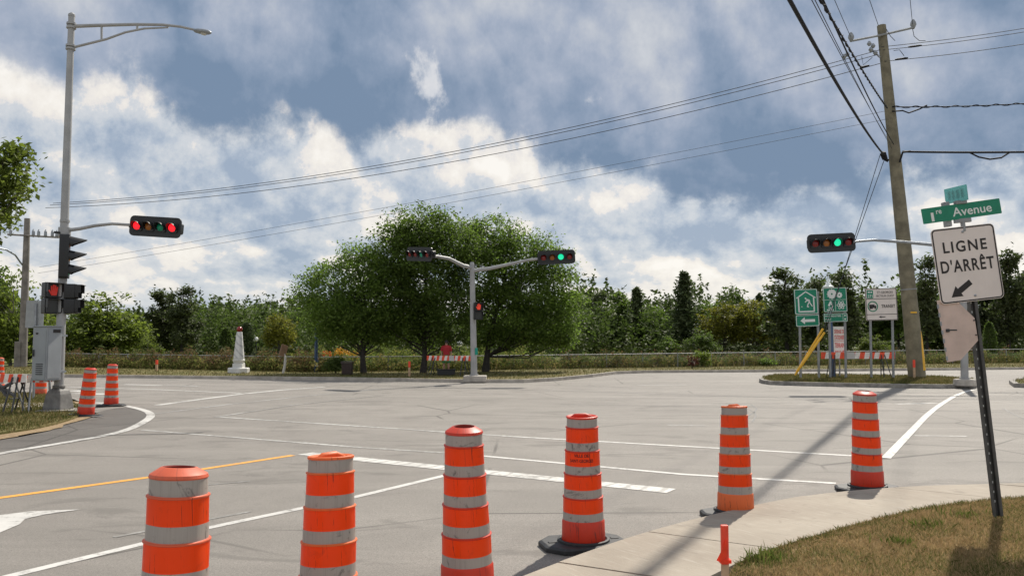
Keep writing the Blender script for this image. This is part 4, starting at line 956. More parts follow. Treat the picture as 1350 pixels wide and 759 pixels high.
b = MB(); b.M = M; b.ring(rrect(30.6 * ks, 14.6 * ks, .05), rrect(29.3 * ks, 13.3 * ks, .04), y0, y1); b.prism([(-.33, 0), (-.13, .16), (-.13, .06), (.34, .06), (.34, -.06), (-.13, -.06), (-.13, -.16)], y0, y1); b.build('arrow', M_SYM, pn)

t = sign_thing('green sign with white gears, microscope and atom above a small text panel', (1093.5, 1114), 381, Ys)
M = Matrix.Translation(P(1100.7, 395, Ys - .12)) @ rotm(3, -1.6); W_, H_ = 31.5 * ks, 32 * ks
b = MB(); b.M = M; b.prism(rrect(W_, H_, .04), -.02, .02); pn = b.build('panel', M_SGREEN, t)
b = MB(); b.M = M; b.ring(rrect(W_ * .985, H_ * .985, .04), rrect(W_ * .945, H_ * .945, .03), y0, y1); s_ = W_
b.ring(ell(.19 * s_, .19 * s_, -.13 * s_, .24 * s_), ell(.04 * s_, .04 * s_, -.13 * s_, .24 * s_), y0, y1); b.ring(ell(.11 * s_, .11 * s_, .19 * s_, .19 * s_), ell(.03 * s_, .03 * s_, .19 * s_, .19 * s_), y0, y1)
for (cx, cz, r_, nt) in ((-.13, .24, .19, 12), (.19, .19, .11, 9)):
    for q in range(nt): a = 2 * math.pi * q / nt; b.stroke([((cx + r_ * .97 * math.cos(a)) * s_, (cz + r_ * .97 * math.sin(a)) * s_), ((cx + r_ * 1.1 * math.cos(a)) * s_, (cz + r_ * 1.1 * math.sin(a)) * s_)], .03 * s_, y0, y1)
b.stroke([(-.46 * s_, 0), (.46 * s_, 0)], .012 * s_, y0, y1); b.stroke([(.0, 0), (0, -.46 * s_)], .012 * s_, y0, y1)
for st, w_ in (([(-.36, -.42), (-.1, -.42)], .05), ([(-.3, -.33), (-.14, -.33)], .03), ([(-.19, -.08), (-.28, -.24)], .08), ([(-.16, -.16), (-.13, -.26), (-.18, -.36)], .05), ([(-.18, -.42), (-.22, -.36)], .06)): b.stroke([(x * s_, z * s_) for x, z in st], w_ * s_, y0, y1)
for rt in (0, 60, 120): b.ring(ell(.19 * s_, .075 * s_, .24 * s_, -.23 * s_, 24, rt), ell(.165 * s_, .05 * s_, .24 * s_, -.23 * s_, 24, rt), y0 - .003 * rt / 60, y1)
b.prism(ell(.035 * s_, .035 * s_, .24 * s_, -.23 * s_, 12), y0 - .01, y1); b.build('symbol', M_SYM, pn)
M = Matrix.Translation(P(1101.5, 418.5, Ys - .12)) @ rotm(3, -1.6); b = MB(); b.M = M; b.prism(rrect(31.5 * ks, 11 * ks, .03), -.02, .02); pn = b.build('text_panel', M_SGREEN, t)
b = MB(); b.M = M; b.ring(rrect(31.2 * ks, 10.7 * ks, .03), rrect(30 * ks, 9.6 * ks, .02), y0, y1); b.text('PARC INDUSTRIEL', .74, .085, -.11, .075, y0); b.text('OUEST', .27, .085, -.345, -.08, y0); b.stroke([(.335, .16), (.335, -.16)], .012, y0, y1)
b.prism([(.38, .08), (.43, .125), (.43, .095), (.49, .095), (.49, .065), (.43, .065), (.43, .035)], y0, y1); b.box((.43, -.025, -.08), (.06, .01, .08)); b.build('legend', M_SYM, pn)

t = sign_thing('white TRANSIT truck route sign with a green route shield, rightmost of the island signs', (1147.5, 1176.5), 384, Ys)
M = Matrix.Translation(P(1161.8, 401, Ys - .12)) @ rotm(3, -1.6); W_, H_ = 42.5 * ks, 42 * ks
b = MB(); b.M = M; b.prism(rrect(W_, H_, .05), -.02, .02); pn = b.build('panel', M_SWHITE, t)
b = MB(); b.M = M; b.ring(rrect(W_ * .985, H_ * .985, .05), rrect(W_ * .955, H_ * .955, .04), y0, y1); s_ = W_
b.stroke([(-.47 * s_, .17 * s_), (.47 * s_, .17 * s_)], .014 * s_, y0, y1); b.stroke([(-.47 * s_, -.31 * s_), (.47 * s_, -.31 * s_)], .014 * s_, y0, y1)
b.text('ST-GEORGES', .50 * s_, .075 * s_, .13 * s_, .37 * s_, y0, bold=0); b.text('SECTEUR OUEST', .58 * s_, .065 * s_, .13 * s_, .26 * s_, y0, bold=0); b.text('TRANSIT', .44 * s_, .10 * s_, .21 * s_, -.06 * s_, y0)
b.box((-.31 * s_, -.033, -.05 * s_), (.16 * s_, .01, .10 * s_)); b.box((-.20 * s_, -.033, -.07 * s_), (.05 * s_, .01, .07 * s_))
for x in (-.36, -.31, -.2): b.prism(ell(.022 * s_, .022 * s_, x * s_, -.115 * s_, 12), -.041, -.022)
b.prism([(-.1 * s_, -.39 * s_), (-.03 * s_, -.355 * s_), (-.03 * s_, -.378 * s_), (.1 * s_, -.378 * s_), (.1 * s_, -.402 * s_), (-.03 * s_, -.402 * s_), (-.03 * s_, -.425 * s_)], y0, y1); b.build('legend', M_INK, pn)
b = MB(); b.M = M; b.ring(ell(.165 * s_, .165 * s_, -.28 * s_, -.06 * s_, 28), ell(.135 * s_, .135 * s_, -.28 * s_, -.06 * s_, 28), y0, y1); b.prism(rrect(.2 * s_, .25 * s_, .03, cx=-.35 * s_, cz=.315 * s_), y0, y1); b.build('route_marker', M_SGREEN, pn)
b = MB(); b.M = M; b.text('271', .15 * s_, .09 * s_, -.35 * s_, .26 * s_, y0 - .004); 
for x in (-.40, -.35, -.30): b.box((x * s_, y0 - .004, .38 * s_), (.032 * s_, .004, .05 * s_))
b.build('route_number', M_SYM, pn)

# private parking notice on the blue post
Yn = 39.2; kn = Yn / F
t = thing('blue_post', XY(1097, Yn, .13), 'dark blue post with a round white cap behind the gear sign', 'post')
b = MB(); b.tube([XY(1097, Yn, .1), P(1092, 380, Yn)], .10, 12); b.build('shaft', M_BLUE, t, smooth=40)
b = MB(); q = P(1092, 379, Yn); b.M = Matrix.Translation(q); b.lathe([(.26, 0), (.25, .06), (.14, .12), (.1, .22), (.03, .26), (.02, .4)], 18); b.build('cap', M_SYM, t, smooth=50)
t = thing('notice_sign', XY(1106, Yn - .3, .13), 'narrow white notice with red lettering forbidding parking, behind the barricade on the island', 'notice sign')
M = Matrix.Translation(P(1106.5, 449.5, Yn - .3)) @ rotm(4, -.8); W_, H_ = 15 * kn, 38 * kn
b = MB(); b.M = M; b.prism(rrect(W_, H_, .02), -.015, .015); pn = b.build('panel', mat('notice_white', (.78, .76, .74), .5, 0, .05), t)
b = MB(); b.M = M
for s_, z, h_ in (('DÉFENSE DE', .47, .23), ('STATIONNER', .17, .22), ('TERRAIN', -.19, .22), ('PRIVÉ', -.51, .2)): b.text(s_, W_ * .88, h_, 0, z, -.019, bold=.02)
b.box((0, -.017, .0), (W_ * .96, .004, .018)); b.build('legend', M_RED, pn)
b = MB(); b.tube([XY(1106, Yn - .26, .1), P(1106, 431, Yn - .26)], .035, 8); b.build('post', M_GALV, t)

# ------------------------------------------------------------------ striped barricades
def barricade(label, a, e, hgt, board, n, legs_dark, plate=None, name='barricade'):
    mid_ = (a + e) / 2; L = (e - a).length; yaw = math.degrees(math.atan2(e.y - a.y, e.x - a.x))
    t = thing(name, mid_, label, 'barricade', 'striped barricades'); M = Matrix.Translation(mid_) @ rotm(yaw)
    b = MB(); b.M = M; sw = L / n
    for q in range(n):
        x0 = -L / 2 + q * sw; sl = board * .22
        b.prism([(max(x0 - (sl if q else 0), -L / 2), hgt - board / 2), (x0 + sw - (sl if q < n - 1 else 0), hgt - board / 2), (x0 + sw, hgt + board / 2), (x0, hgt + board / 2)], -.015, .015, q % 2)
    b.build('board', [M_BRED, M_BWHT], t)
    for sx in (-1, 1):
        f = MB(); f.M = M; x = sx * L * .33
        for sy in (-1, 1):
            f.tube([(x - .05 * sx, sy * .02, hgt + .03), (x + sy * .07, sy * hgt * .33, 0.)], .022, 6, legs_dark[0 if sy < 0 else 1]); f.tube([(x + .1 * sx, sy * .02, hgt + .03), (x + .22 * sx, sy * hgt * .40, 0.)], .02, 6, 0)
        f.tube([(x, -hgt * .2, hgt * .4), (x + .02, hgt * .2, hgt * .4)], .014, 6, 0)
        f.build('trestle', [M_DKST, M_GALV], t)
    if plate:
        b = MB(); b.M = M; b.box((plate * L, -.022, hgt), (L * .11, .012, board * 1.05)); b.build('plate', mat('grey_plate', (.5, .48, .47), .5), t)
    return t
barricade('red and white striped barricade in front of the controller cabinet, running off the left edge', XY(-52, 20.9, .06), XY(37, 20.6, .06), .83, .20, 16, (0, 1))
barricade('short striped barricade set at an angle behind the long one, under the grey cabinet', XY(33, 20.75, .06), XY(77, 21.3, .06), .80, .17, 8, (1, 0))
barricade('striped barricade under the middle tree with a pale plate at its centre', XY(563, 41.6, .116), XY(622, 40.6, .116), .86, .24, 17, (0, 0), .06)
barricade('striped barricade behind the signposts on the right island with a grey plate', XY(1082, 38.2, .13), XY(1179, 38.2, .13), 1.03, .30, 15, (0, 0), -.1)
t = thing('metal_rack', XY(8, 23, .06), 'dark scissor frame lying on the grass behind the left barricade', 'frame')
b = MB()
for px0, py0, px1, py1 in ((-12, 500, 20, 522), (-12, 520, 18, 503), (-2, 505, 8, 521)): b.tube([P(px0, py0, 23.2), P(px1, py1, 23)], .05, 6)
b.build('bars', M_DKST, t)
t = thing('road_sign', XY(46, 25.5, .06), 'plain grey back of a sign behind the signal cabinet', 'road sign')
b = MB(); b.M = Matrix.Translation(P(46, 414, 25.5)) @ rotm(-4, 1); b.prism(rrect(.58, .84, .03), -.006, .006); b.build('panel', mat('sign_back_grey', (.33, .35, .36), .5, .3, .08), t)
b = MB(); b.tube([XY(47, 25.45, .03), P(47, 400, 25.45)], .035, 8); b.build('post', M_STEEL, t)

# ------------------------------------------------------------------ stakes, monument, bin, panel, trough
def stake(px, Yd, z, h, label, py=None, w_=.03, ribbon=False):
    p = XY(px, Yd, z) if py is None else py
    t = thing('survey_stake', p, label, 'stake', 'survey stakes with orange tops'); b = MB(); b.M = Matrix.Translation(p)
    pt = .3 if ribbon else .4; b.box((0, 0, h * (1 - pt) / 2), (w_, w_ * .7, h * (1 - pt))); b.build('shaft', mat('stake_wood', (.46, .31, .19), .8, 0, .2, 9.), t)
    b = MB(); b.M = Matrix.Translation(p); b.box((0, 0, h * (1 - pt / 2)), (w_ * 1.04, w_ * .74, h * pt)); b.build('painted_top', mat('marker_orange', (.85, .07, .03), .5, 0, .12, 20.), t, bevel=w_ * .08)
    if ribbon:
        b = MB(); b.M = Matrix.Translation(p)
        pts = [(0.002, h * .9), (-.026, h * .8), (-.05, h * .735), (-.02, h * .72), (.004, h * .77), (.01, h * .85)]
        b.prism([(x, z) for x, z in pts], -.022, -.018); b.box((0, 0, h * .725), (w_ * 1.6, w_ * 1.25, .018)); b.build('ribbon', mat('ribbon_orange', (.95, .09, .03), .4, 0, .1, 20., transl=.4, tcol=(1, .12, .04)), t)
    return t
stake(951, 4.55, .12, .69, 'wooden stake with a red-orange top and ribbon beside the foreground lawn', w_=.037, ribbon=True)
stake(540, 40.2, .12, .72, 'small stake with an orange top left of the middle tree trunk', w_=.1); stake(207.5, 47.5, .12, .62, 'small orange stake on the dry verge beyond the two left barrels', w_=.12); stake(1204, 37.2, .13, .85, 'thin white stake with an orange top at the foot of the tall leaning pole', w_=.09)

Ym = 44.6; base = XY(315.5, Ym, .116); km = Ym / F
t = thing('monument', base, 'white marble obelisk with a dark red ball on top, on the far verge', 'monument')
M_MARB = mat('white_marble', (.62, .61, .58), .5, 0, .08, 2.)
def marble():
    m = bpy.data.materials.new('veined_marble'); m.use_nodes = True; t_ = NT(m.node_tree); bb = t_.n['Principled BSDF']; oc = t_.node('ShaderNodeTexCoord').outputs['Object']; x, y, z = t_.sep(oc)
    wv = t_.m('SINE', t_.m('ADD', t_.m('MULTIPLY', t_.m('ADD', x, t_.m('MULTIPLY', z, .9)), 17.), t_.m('MULTIPLY', t_.noise(oc, 3., 4.), 5.)))
    t_.put(bb.inputs['Base Color'], t_.mix(t_.ss(wv, .2, .9, 0., .55), (.64, .63, .61), (.30, .31, .32))); bb.inputs['Roughness'].default_value = .45; return m
b = MB(); b.M = Matrix.Translation(base); b.lathe([(.57, 0), (.57, .24), (.54, .28)], 8, rot0=R(22.5)); b.build('foundation', M_MARB, t, bevel=.02)
b = MB(); b.M = Matrix.Translation(base); b.lathe([(.36, .28), (.36, .5), (.33, .52)], 4, rot0=R(45)); b.lathe([(.24, .52), (.31, .62), (.32, .70), (.27, .76), (.30, .80)], 20); b.build('plinth', M_MARB, t, smooth=35)
b = MB(); b.M = Matrix.Translation(base); b.lathe([(.285, .80), (.28, .84), (.155, 2.14), (.14, 2.2)], 8, rot0=R(22.5)); b.build('shaft', marble(), t)
b = MB(); b.M = Matrix.Translation(base + Vector((0, 0, 2.34))); b.lathe([(.15 * math.sin(R(a)) + .001, -.15 * math.cos(R(a))) for a in range(0, 181, 15)], 18); b.build('ball', mat('dark_red_glass', (.22, .01, .01), .15), t, smooth=60)

base = XY(374, 44.3, .116); t = thing('information_panel', base, 'leaning brown information panel on a curved pale post, right of the obelisk', 'information panel')
b = MB(); b.tube([base, base + Vector((.08, 0, .4)), base + Vector((.1, 0, .8)), base + Vector((.02, 0, 1.1)), base + Vector((-.08, 0, 1.36))], [.07, .065, .06, .05, .04], 8); b.build('post', mat('pale_post', (.5, .48, .44), .6), t, smooth=50)
b = MB(); b.M = Matrix.Translation(base + Vector((.02, -.06, 1.2))) @ rotm(52, 18, 0); b.box((0, 0, 0), (.42, .05, .62)); b.build('panel', mat('brown_panel', (.25, .15, .09), .6, 0, .15), t, bevel=.01)

base = XY(458.5, 41.8, .116); t = thing('litter_bin', base, 'square dark brown litter bin left of the leftmost big tree trunk', 'litter bin')
b = MB(); b.M = Matrix.Translation(base); b.prism([(-.24, .04), (.24, .04), (.26, .62), (-.26, .62)], -.24, .24); b.build('body', mat('bin_brown', (.028, .016, .012), .6, 0, .2), t, bevel=.015)
b = MB(); b.M = Matrix.Translation(base); b.ring(rrect(.58, .1, .02, cz=.64), rrect(.50, .03, .01, cz=.64), -.28, .28); b.build('rim', mat('bin_rim', (.05, .035, .03), .4), t)
b = MB(); b.M = Matrix.Translation(base)
for q in range(6): b.box((-.2 + .08 * q, -.248, .34), (.055, .014, .5))
b.build('slats', mat('bin_slats', (.035, .018, .013), .5), t)
base = XY(417, 46, .116); t = thing('blue_post', base, 'tall slender dark blue post between the information panel and the litter bin', 'post')
b = MB(); b.tube([base, base + Vector((0, 0, 4.3))], [.10, .07], 10); b.build('shaft', M_BLUE, t, smooth=40)
b = MB(); b.box(base + Vector((.05, -.1, .38)), (.14, .05, .12)); b.build('tag', M_SYM, t)
base = XY(588.5, 41.6, .116); t = thing('planter_trough', base, 'long black trough lying on the verge under the middle barricade', 'trough')
b = MB(); b.M = Matrix.Translation(base); b.prism([(-.42, 0), (.42, 0), (.46, .27), (-.46, .27)], -.2, .2); b.build('body', M_BLACK, t, bevel=.02)
b = MB(); b.M = Matrix.Translation(base); b.box((0, 0, .285), (.96, .44, .03)); b.build('rim', M_RUB, t, bevel=.008)

# ------------------------------------------------------------------ the person behind the barricade
def person(loc):
    t = thing('person', loc, 'person in a red shirt and green shorts standing behind the middle barricade', 'person')
    J = {'pelvis': (0, 0, .94), 'waist': (0, 0, 1.08), 'chest': (0, .01, 1.30), 'neck': (0, .0, 1.49), 'skull': (0, -.01, 1.62), 'crown': (0, -.01, 1.72),
         'hl': (-.1, 0, .90), 'kl': (-.12, -.01, .50), 'al': (-.13, .02, .09), 'tl': (-.14, -.13, .04), 'hr': (.1, 0, .90), 'kr': (.12, -.02, .50), 'ar': (.12, .01, .09), 'tr': (.14, -.14, .04),
         'sl': (-.18, 0, 1.42), 'el': (-.25, .03, 1.15), 'wl': (-.24, -.06, .92), 'ml': (-.235, -.09, .83), 'sr': (.18, 0, 1.42), 'er': (.25, .03, 1.15), 'wr': (.25, -.05, .92), 'mr': (.245, -.08, .83)}
    E = [('pelvis', 'waist'), ('waist', 'chest'), ('chest', 'neck'), ('neck', 'skull'), ('skull', 'crown'), ('pelvis', 'hl'), ('hl', 'kl'), ('kl', 'al'), ('al', 'tl'), ('pelvis', 'hr'), ('hr', 'kr'), ('kr', 'ar'), ('ar', 'tr'),
         ('chest', 'sl'), ('sl', 'el'), ('el', 'wl'), ('wl', 'ml'), ('chest', 'sr'), ('sr', 'er'), ('er', 'wr'), ('wr', 'mr')]
    rad = dict(pelvis=(.15, .11), waist=(.135, .10), chest=(.165, .11), neck=(.055, .055), skull=(.078, .095), crown=(.06, .075), hl=(.09, .09), hr=(.09, .09), kl=(.058, .058), kr=(.058, .058), al=(.042, .045), ar=(.042, .045), tl=(.04, .03), tr=(.04, .03), sl=(.06, .06), sr=(.06, .06), el=(.042, .042), er=(.042, .042), wl=(.03, .03), wr=(.03, .03), ml=(.035, .02), mr=(.035, .02))
    ks_ = list(J); me = bpy.data.meshes.new('body'); me.from_pydata([J[q] for q in ks_], [(ks_.index(a), ks_.index(c)) for a, c in E], []); o = bpy.data.objects.new('body', me); COL.objects.link(o)
    sk = o.modifiers.new('skin', 'SKIN')
    for i, q in enumerate(ks_): me.skin_vertices[0].data[i].radius = rad[q]
    me.skin_vertices[0].data[0].use_root = True
    ss_ = o.modifiers.new('sub', 'SUBSURF'); ss_.levels = ss_.render_levels = 2
    dg = bpy.context.evaluated_depsgraph_get(); m2 = bpy.data.meshes.new_from_object(o.evaluated_get(dg)); o.modifiers.clear(); o.data = m2; m2.materials.clear(); m2.materials.append(mat('skin', (.36, .2, .14), .5))
    m2.polygons.foreach_set('use_smooth', [True] * len(m2.polygons)); o.parent = t
    for sx in (-1, 1):
        pass
    b = MB(); b.lathe([(.12, .955), (.17, .96), (.165, 1.1), (.185, 1.25), (.19, 1.38), (.15, 1.47), (.075, 1.50)], 20, cap0=False, cap1=False); b.v = [Vector((v.x * 1.08, v.y * .78, v.z)) for v in b.v]
    for sx in (-1, 1): b.tube([(sx * .15, 0, 1.43), (sx * .2, .005, 1.36), (sx * .245, .02, 1.2)], [.085, .08, .07], 12)
    b.build('shirt', mat('red_cloth', (.38, .02, .025), .8), t, (0, 0, 0), smooth=60)
    b = MB(); b.lathe([(.16, .98), (.17, .92), (.175, .85)], 20); b.v = [Vector((v.x * 1.1, v.y * .85, v.z)) for v in b.v]
    for sx in (-1, 1): b.tube([(sx * .1, 0, .9), (sx * .115, 0, .7), (sx * .12, 0, .58)], [.11, .105, .1], 14)
    b.build('shorts', mat('green_cloth', (.03, .16, .04), .8), t, (0, 0, 0), smooth=60)
    b = MB(); b.lathe([(.001, 1.765), (.06, 1.755), (.092, 1.71), (.1, 1.65), (.098, 1.60)], 16); b.v = [Vector((v.x, v.y * 1.12 + .015, v.z)) for v in b.v]; b.build('hair', mat('dark_hair', (.012, .01, .009), .6), t, (0, 0, 0), smooth=60)
    b = MB(); 
    for sx in (-1, 1): b.box((sx * .135, -.05, .045), (.09, .26, .085))
    b.build('shoes', M_BLACK, t, (0, 0, 0), bevel=.03)
    b = MB(); b.lathe([(.001, -.03), (.012, -.02), (.014, 0), (.001, .02)], 8); b.v = [v + Vector((0, -.115, 1.635)) for v in b.v]; b.build('nose', MATS['skin'], t, (0, 0, 0))
    b = MB(); 
    for sx in (-1, 1): b.box((sx * .034, -.1, 1.66), (.022, .012, .01))
    b.build('eyes', M_INK, t, (0, 0, 0))
    return t
person(XY(588.5, 43.0, .116))

# ------------------------------------------------------------------ chain-link fence
def fence():
    t = thing('chain_link_fence', Vector((*fenxy[3], .116)), 'long low galvanised chain-link fence along the far verge', 'fence')
    tops = [1.0, .96, .93, .94, .97, 1.08, 1.2]
    pts = [Vector((*p, z)) for p, z in zip(fenxy, tops)]
    b = MB(); b.tube(pts, .026, 6); b.build('top_rail', M_FENCE, t)
    vs_ = []
    for a, c in zip(pts[:-1], pts[1:]):
        L = (c - a).length; n = max(2, int(L / 2.6))
        for k in range(n):
            p = a.lerp(c, k / n); bb = MB(); bb.tube([Vector((p.x, p.y, .1)), Vector((p.x, p.y, p.z + .05))], .03, 6); bb.build('post', M_FENCE, t)
        d = (c - a).normalized(); h = .86; cell = .11; m = int(L / cell)
        nrm = Vector((-d.y, d.x, 0)).normalized() * .004; sd_ = Vector((0, 0, .004))
        for k in range(-8, m):
            for s_ in (1, -1):
                x0 = k * cell if s_ > 0 else k * cell + h; x1 = x0 + s_ * h
                c0 = min(max(x0, 0), L); c1 = min(max(x1, 0), L)
                if abs(c0 - c1) < .05: continue
                z0 = .12 + (c0 - x0) * s_; z1 = .12 + (c1 - x0) * s_
                f0 = a.lerp(c, c0 / L); f1 = a.lerp(c, c1 / L); q0 = Vector((f0.x, f0.y, z0)); q1 = Vector((f1.x, f1.y, z1))
                vs_ += [q0 - sd_ * .7, q1 - sd_ * .7, q1 + sd_ * .7, q0 + sd_ * .7]
    o = np_mesh('mesh_panel', np.array([tuple(v) for v in vs_]), 4, M_FENCE, t, tuple(t['_org']))
fence()

# ------------------------------------------------------------------ foliage
def unit(n, r_): v = r_.normal(size=(n, 3)); return v / np.linalg.norm(v, axis=1, keepdims=True)
def leaf_quads(c, size, r_, up=.3, asp=.5):
    n = len(c); nr_ = unit(n, r_); nr_[:, 2] = np.abs(nr_[:, 2]) + up; nr_ /= np.linalg.norm(nr_, axis=1, keepdims=True)
    a = np.cross(nr_, unit(n, r_)); a /= np.linalg.norm(a, axis=1, keepdims=True) + 1e-9; b_ = np.cross(nr_, a)
    s_ = size * (.6 + .8 * r_.random((n, 1))); a *= s_ * .5; b_ *= s_ * asp * .5
    return np.stack([c - a, c - b_ + a * .1, c + a, c + b_ + a * .1], 1).reshape(-1, 3)
def lobes_crown(lobes, ncl, nl, sig, r_, shell=.55):
    vol = np.array([l[3] * l[4] * l[5] for l in lobes]) ** .75; pr = vol / vol.sum(); idx = r_.choice(len(lobes), ncl, p=pr); L = np.array(lobes)[idx]
    rad = (shell + (1 - shell) * r_.random((ncl, 1)) ** .6) * (.78 + .42 * r_.random((ncl, 1)) ** 1.6); cl = L[:, :3] + unit(ncl, r_) * rad * L[:, 3:6]
    cnt = np.maximum(3, (nl * (.4 + 1.2 * r_.random(ncl))).astype(int)); rep = np.repeat(np.arange(ncl), cnt)
    sg = sig * (.6 + .8 * r_.random((ncl, 1)))
    return cl, cl[rep] + r_.normal(size=(len(rep), 3)) * sg[rep] * np.array([1, 1, .7])
def branches(b, trunk_pts, cl, r_, n, r0, z0):
    for q in cl[r_.choice(len(cl), min(n, len(cl)), replace=False)]:
        q = Vector(q); tp = None; best = 1e9
        zt = max(z0, q.z - (.5 + .6 * math.hypot(q.x, q.y)))
        i = max(0, min(len(trunk_pts) - 2, next((k for k in range(len(trunk_pts) - 1) if trunk_pts[k + 1].z >= zt), len(trunk_pts) - 2)))
        f = min(1, max(0, (zt - trunk_pts[i].z) / max(.01, trunk_pts[i + 1].z - trunk_pts[i].z))); s_ = trunk_pts[i].lerp(trunk_pts[i + 1], f)
        md = s_.lerp(q, .5) + Vector((0, 0, -.12 * (q - s_).length + .1)) + Vector(r_.normal(size=3)) * .1
        b.tube([s_, md, q], [r0 * .8, r0 * .45, r0 * .12], 5, caps=False)
def make_tree(name, loc, label, lobes, ncl, nl, sig, leaf, lm, bark, trunk, tr0, seed, nbr=40, shell=.5, group=None, cat='tree'):
    r_ = np.random.default_rng(seed); t = thing(name, loc, label, cat, group)
    cl, lc_ = lobes_crown(lobes, ncl, nl, sig, r_, shell); lc_ = lc_[lc_[:, 2] > .15]
    np_mesh('crown', leaf_quads(lc_, leaf, r_), 4, lm, t)
    tp = [Vector(p) for p in trunk]; b = MB(); n = len(tp)
    b.tube(tp, [tr0 * (1.25 if k == 0 else 1 - .8 * k / (n - 1)) for k in range(n)], 10); branches(b, tp, cl, r_, nbr, tr0 * .35, tp[1].z if n > 2 else tp[0].z)
    b.build('trunk', bark, t, (0, 0, 0), smooth=50)
    return t
# three roadside trees (photo: x 390-765)
kt = 46 / F
def tl(px, py, Yd, bx): q = P(px, py, Yd); return (q.x - bx.x, q.z - bx.z)
def rt(name, base, Yl_, lobpx, label, ncl, seed, trunk_px, tr0, lm=L_ELM, leaf=.165, nl=74, sig=.33, nbr=60, kk=1.1):
    lob = []
    for px, py, rx, rz, dy in lobpx:
        x, z = tl(px, py, Yl_, base); lob.append((x, dy, z, rx * kk * Yl_ / F, rx * Yl_ / F, rz * kk * Yl_ / F))
    tr = [(0, 0, -.1)] + [(tl(px, py, Yl_, base)[0], 0, tl(px, py, Yl_, base)[1]) for px, py in trunk_px]
    return make_tree(name, base, label, lob, ncl, nl, sig, leaf, lm, M_BARK, tr, tr0, seed, nbr, group='roadside trees')
rt('roadside_tree', XY(480, 44.5, .116), 44.5, [(430, 380, 34, 38, 0), (470, 365, 38, 38, .5), (510, 385, 36, 45, 0), (455, 415, 45, 28, -.3), (500, 425, 36, 26, .3), (422, 422, 28, 24, .6), (450, 440, 32, 14, 0), (500, 442, 26, 12, .3), (402, 392, 14, 22, 0)], 'lowest of the three big roadside trees, its trunk beside the litter bin', 410, 21, [(478, 470), (479, 445), (484, 415), (478, 380), (470, 350)], .155, kk=.98)
rt('roadside_tree', XY(558, 44.8, .116), 44.8, [(560, 305, 38, 34, 0), (530, 335, 42, 40, .4), (590, 330, 42, 38, -.2), (560, 370, 55, 45, 0), (535, 410, 42, 34, .5), (590, 410, 45, 34, -.4), (556, 284, 12, 14, 0), (512, 312, 16, 20, 0), (572, 442, 36, 14, 0), (540, 440, 26, 12, .3), (500, 345, 14, 18, 0)], 'tallest roadside tree, in the middle, with its peaked crown above the left signal head', 620, 22, [(560, 470), (559, 440), (563, 400), (560, 350), (558, 300)], .175)
rt('roadside_tree', XY(640, 46.5, .116), 46.5, [(650, 315, 40, 32, 0), (690, 340, 42, 38, .2), (640, 360, 45, 45, -.3), (705, 385, 45, 42, 0), (665, 410, 55, 38, .3), (725, 420, 34, 38, -.2), (740, 375, 22, 30, 0), (620, 320, 30, 28, .4), (745, 445, 16, 20, 0), (690, 444, 34, 10, 0), (628, 296, 10, 12, 0), (660, 290, 12, 12, .2), (752, 400, 12, 18, 0), (640, 444, 34, 12, .2), (730, 448, 26, 12, -.2), (715, 335, 22, 22, 0)], 'rightmost roadside tree, broad crown spreading behind the green right-hand signal head', 680, 23, [(642, 470), (645, 445), (655, 410), (665, 370), (668, 320)], .20)

# foliage entering at the left edge
rt2 = [(-45, 225, 44, 36, 0), (-20, 250, 40, 34, .4), (-60, 285, 50, 34, 0), (-10, 285, 34, 24, -.3), (8, 215, 22, 26, .1), (20, 240, 20, 22, -.2)]
bx = XY(-120, 24, .06); lob = []
for px, py, rx, rz, dy in rt2: x, z = tl(px, py, 24, bx); lob.append((x, dy, z, rx * 24 / F, rx * 24 / F, rz * 24 / F))
make_tree('broadleaf_tree', bx, 'leafy branch of a near tree reaching in at the upper left edge', lob, 330, 16, .22, .20, L_LIGHT, M_BARKL, [(0, 0, -.1), (.05, 0, 2.5), (.3, 0, 4.2), (1.0, 0, 5.6)], .17, 31, 60, .4)

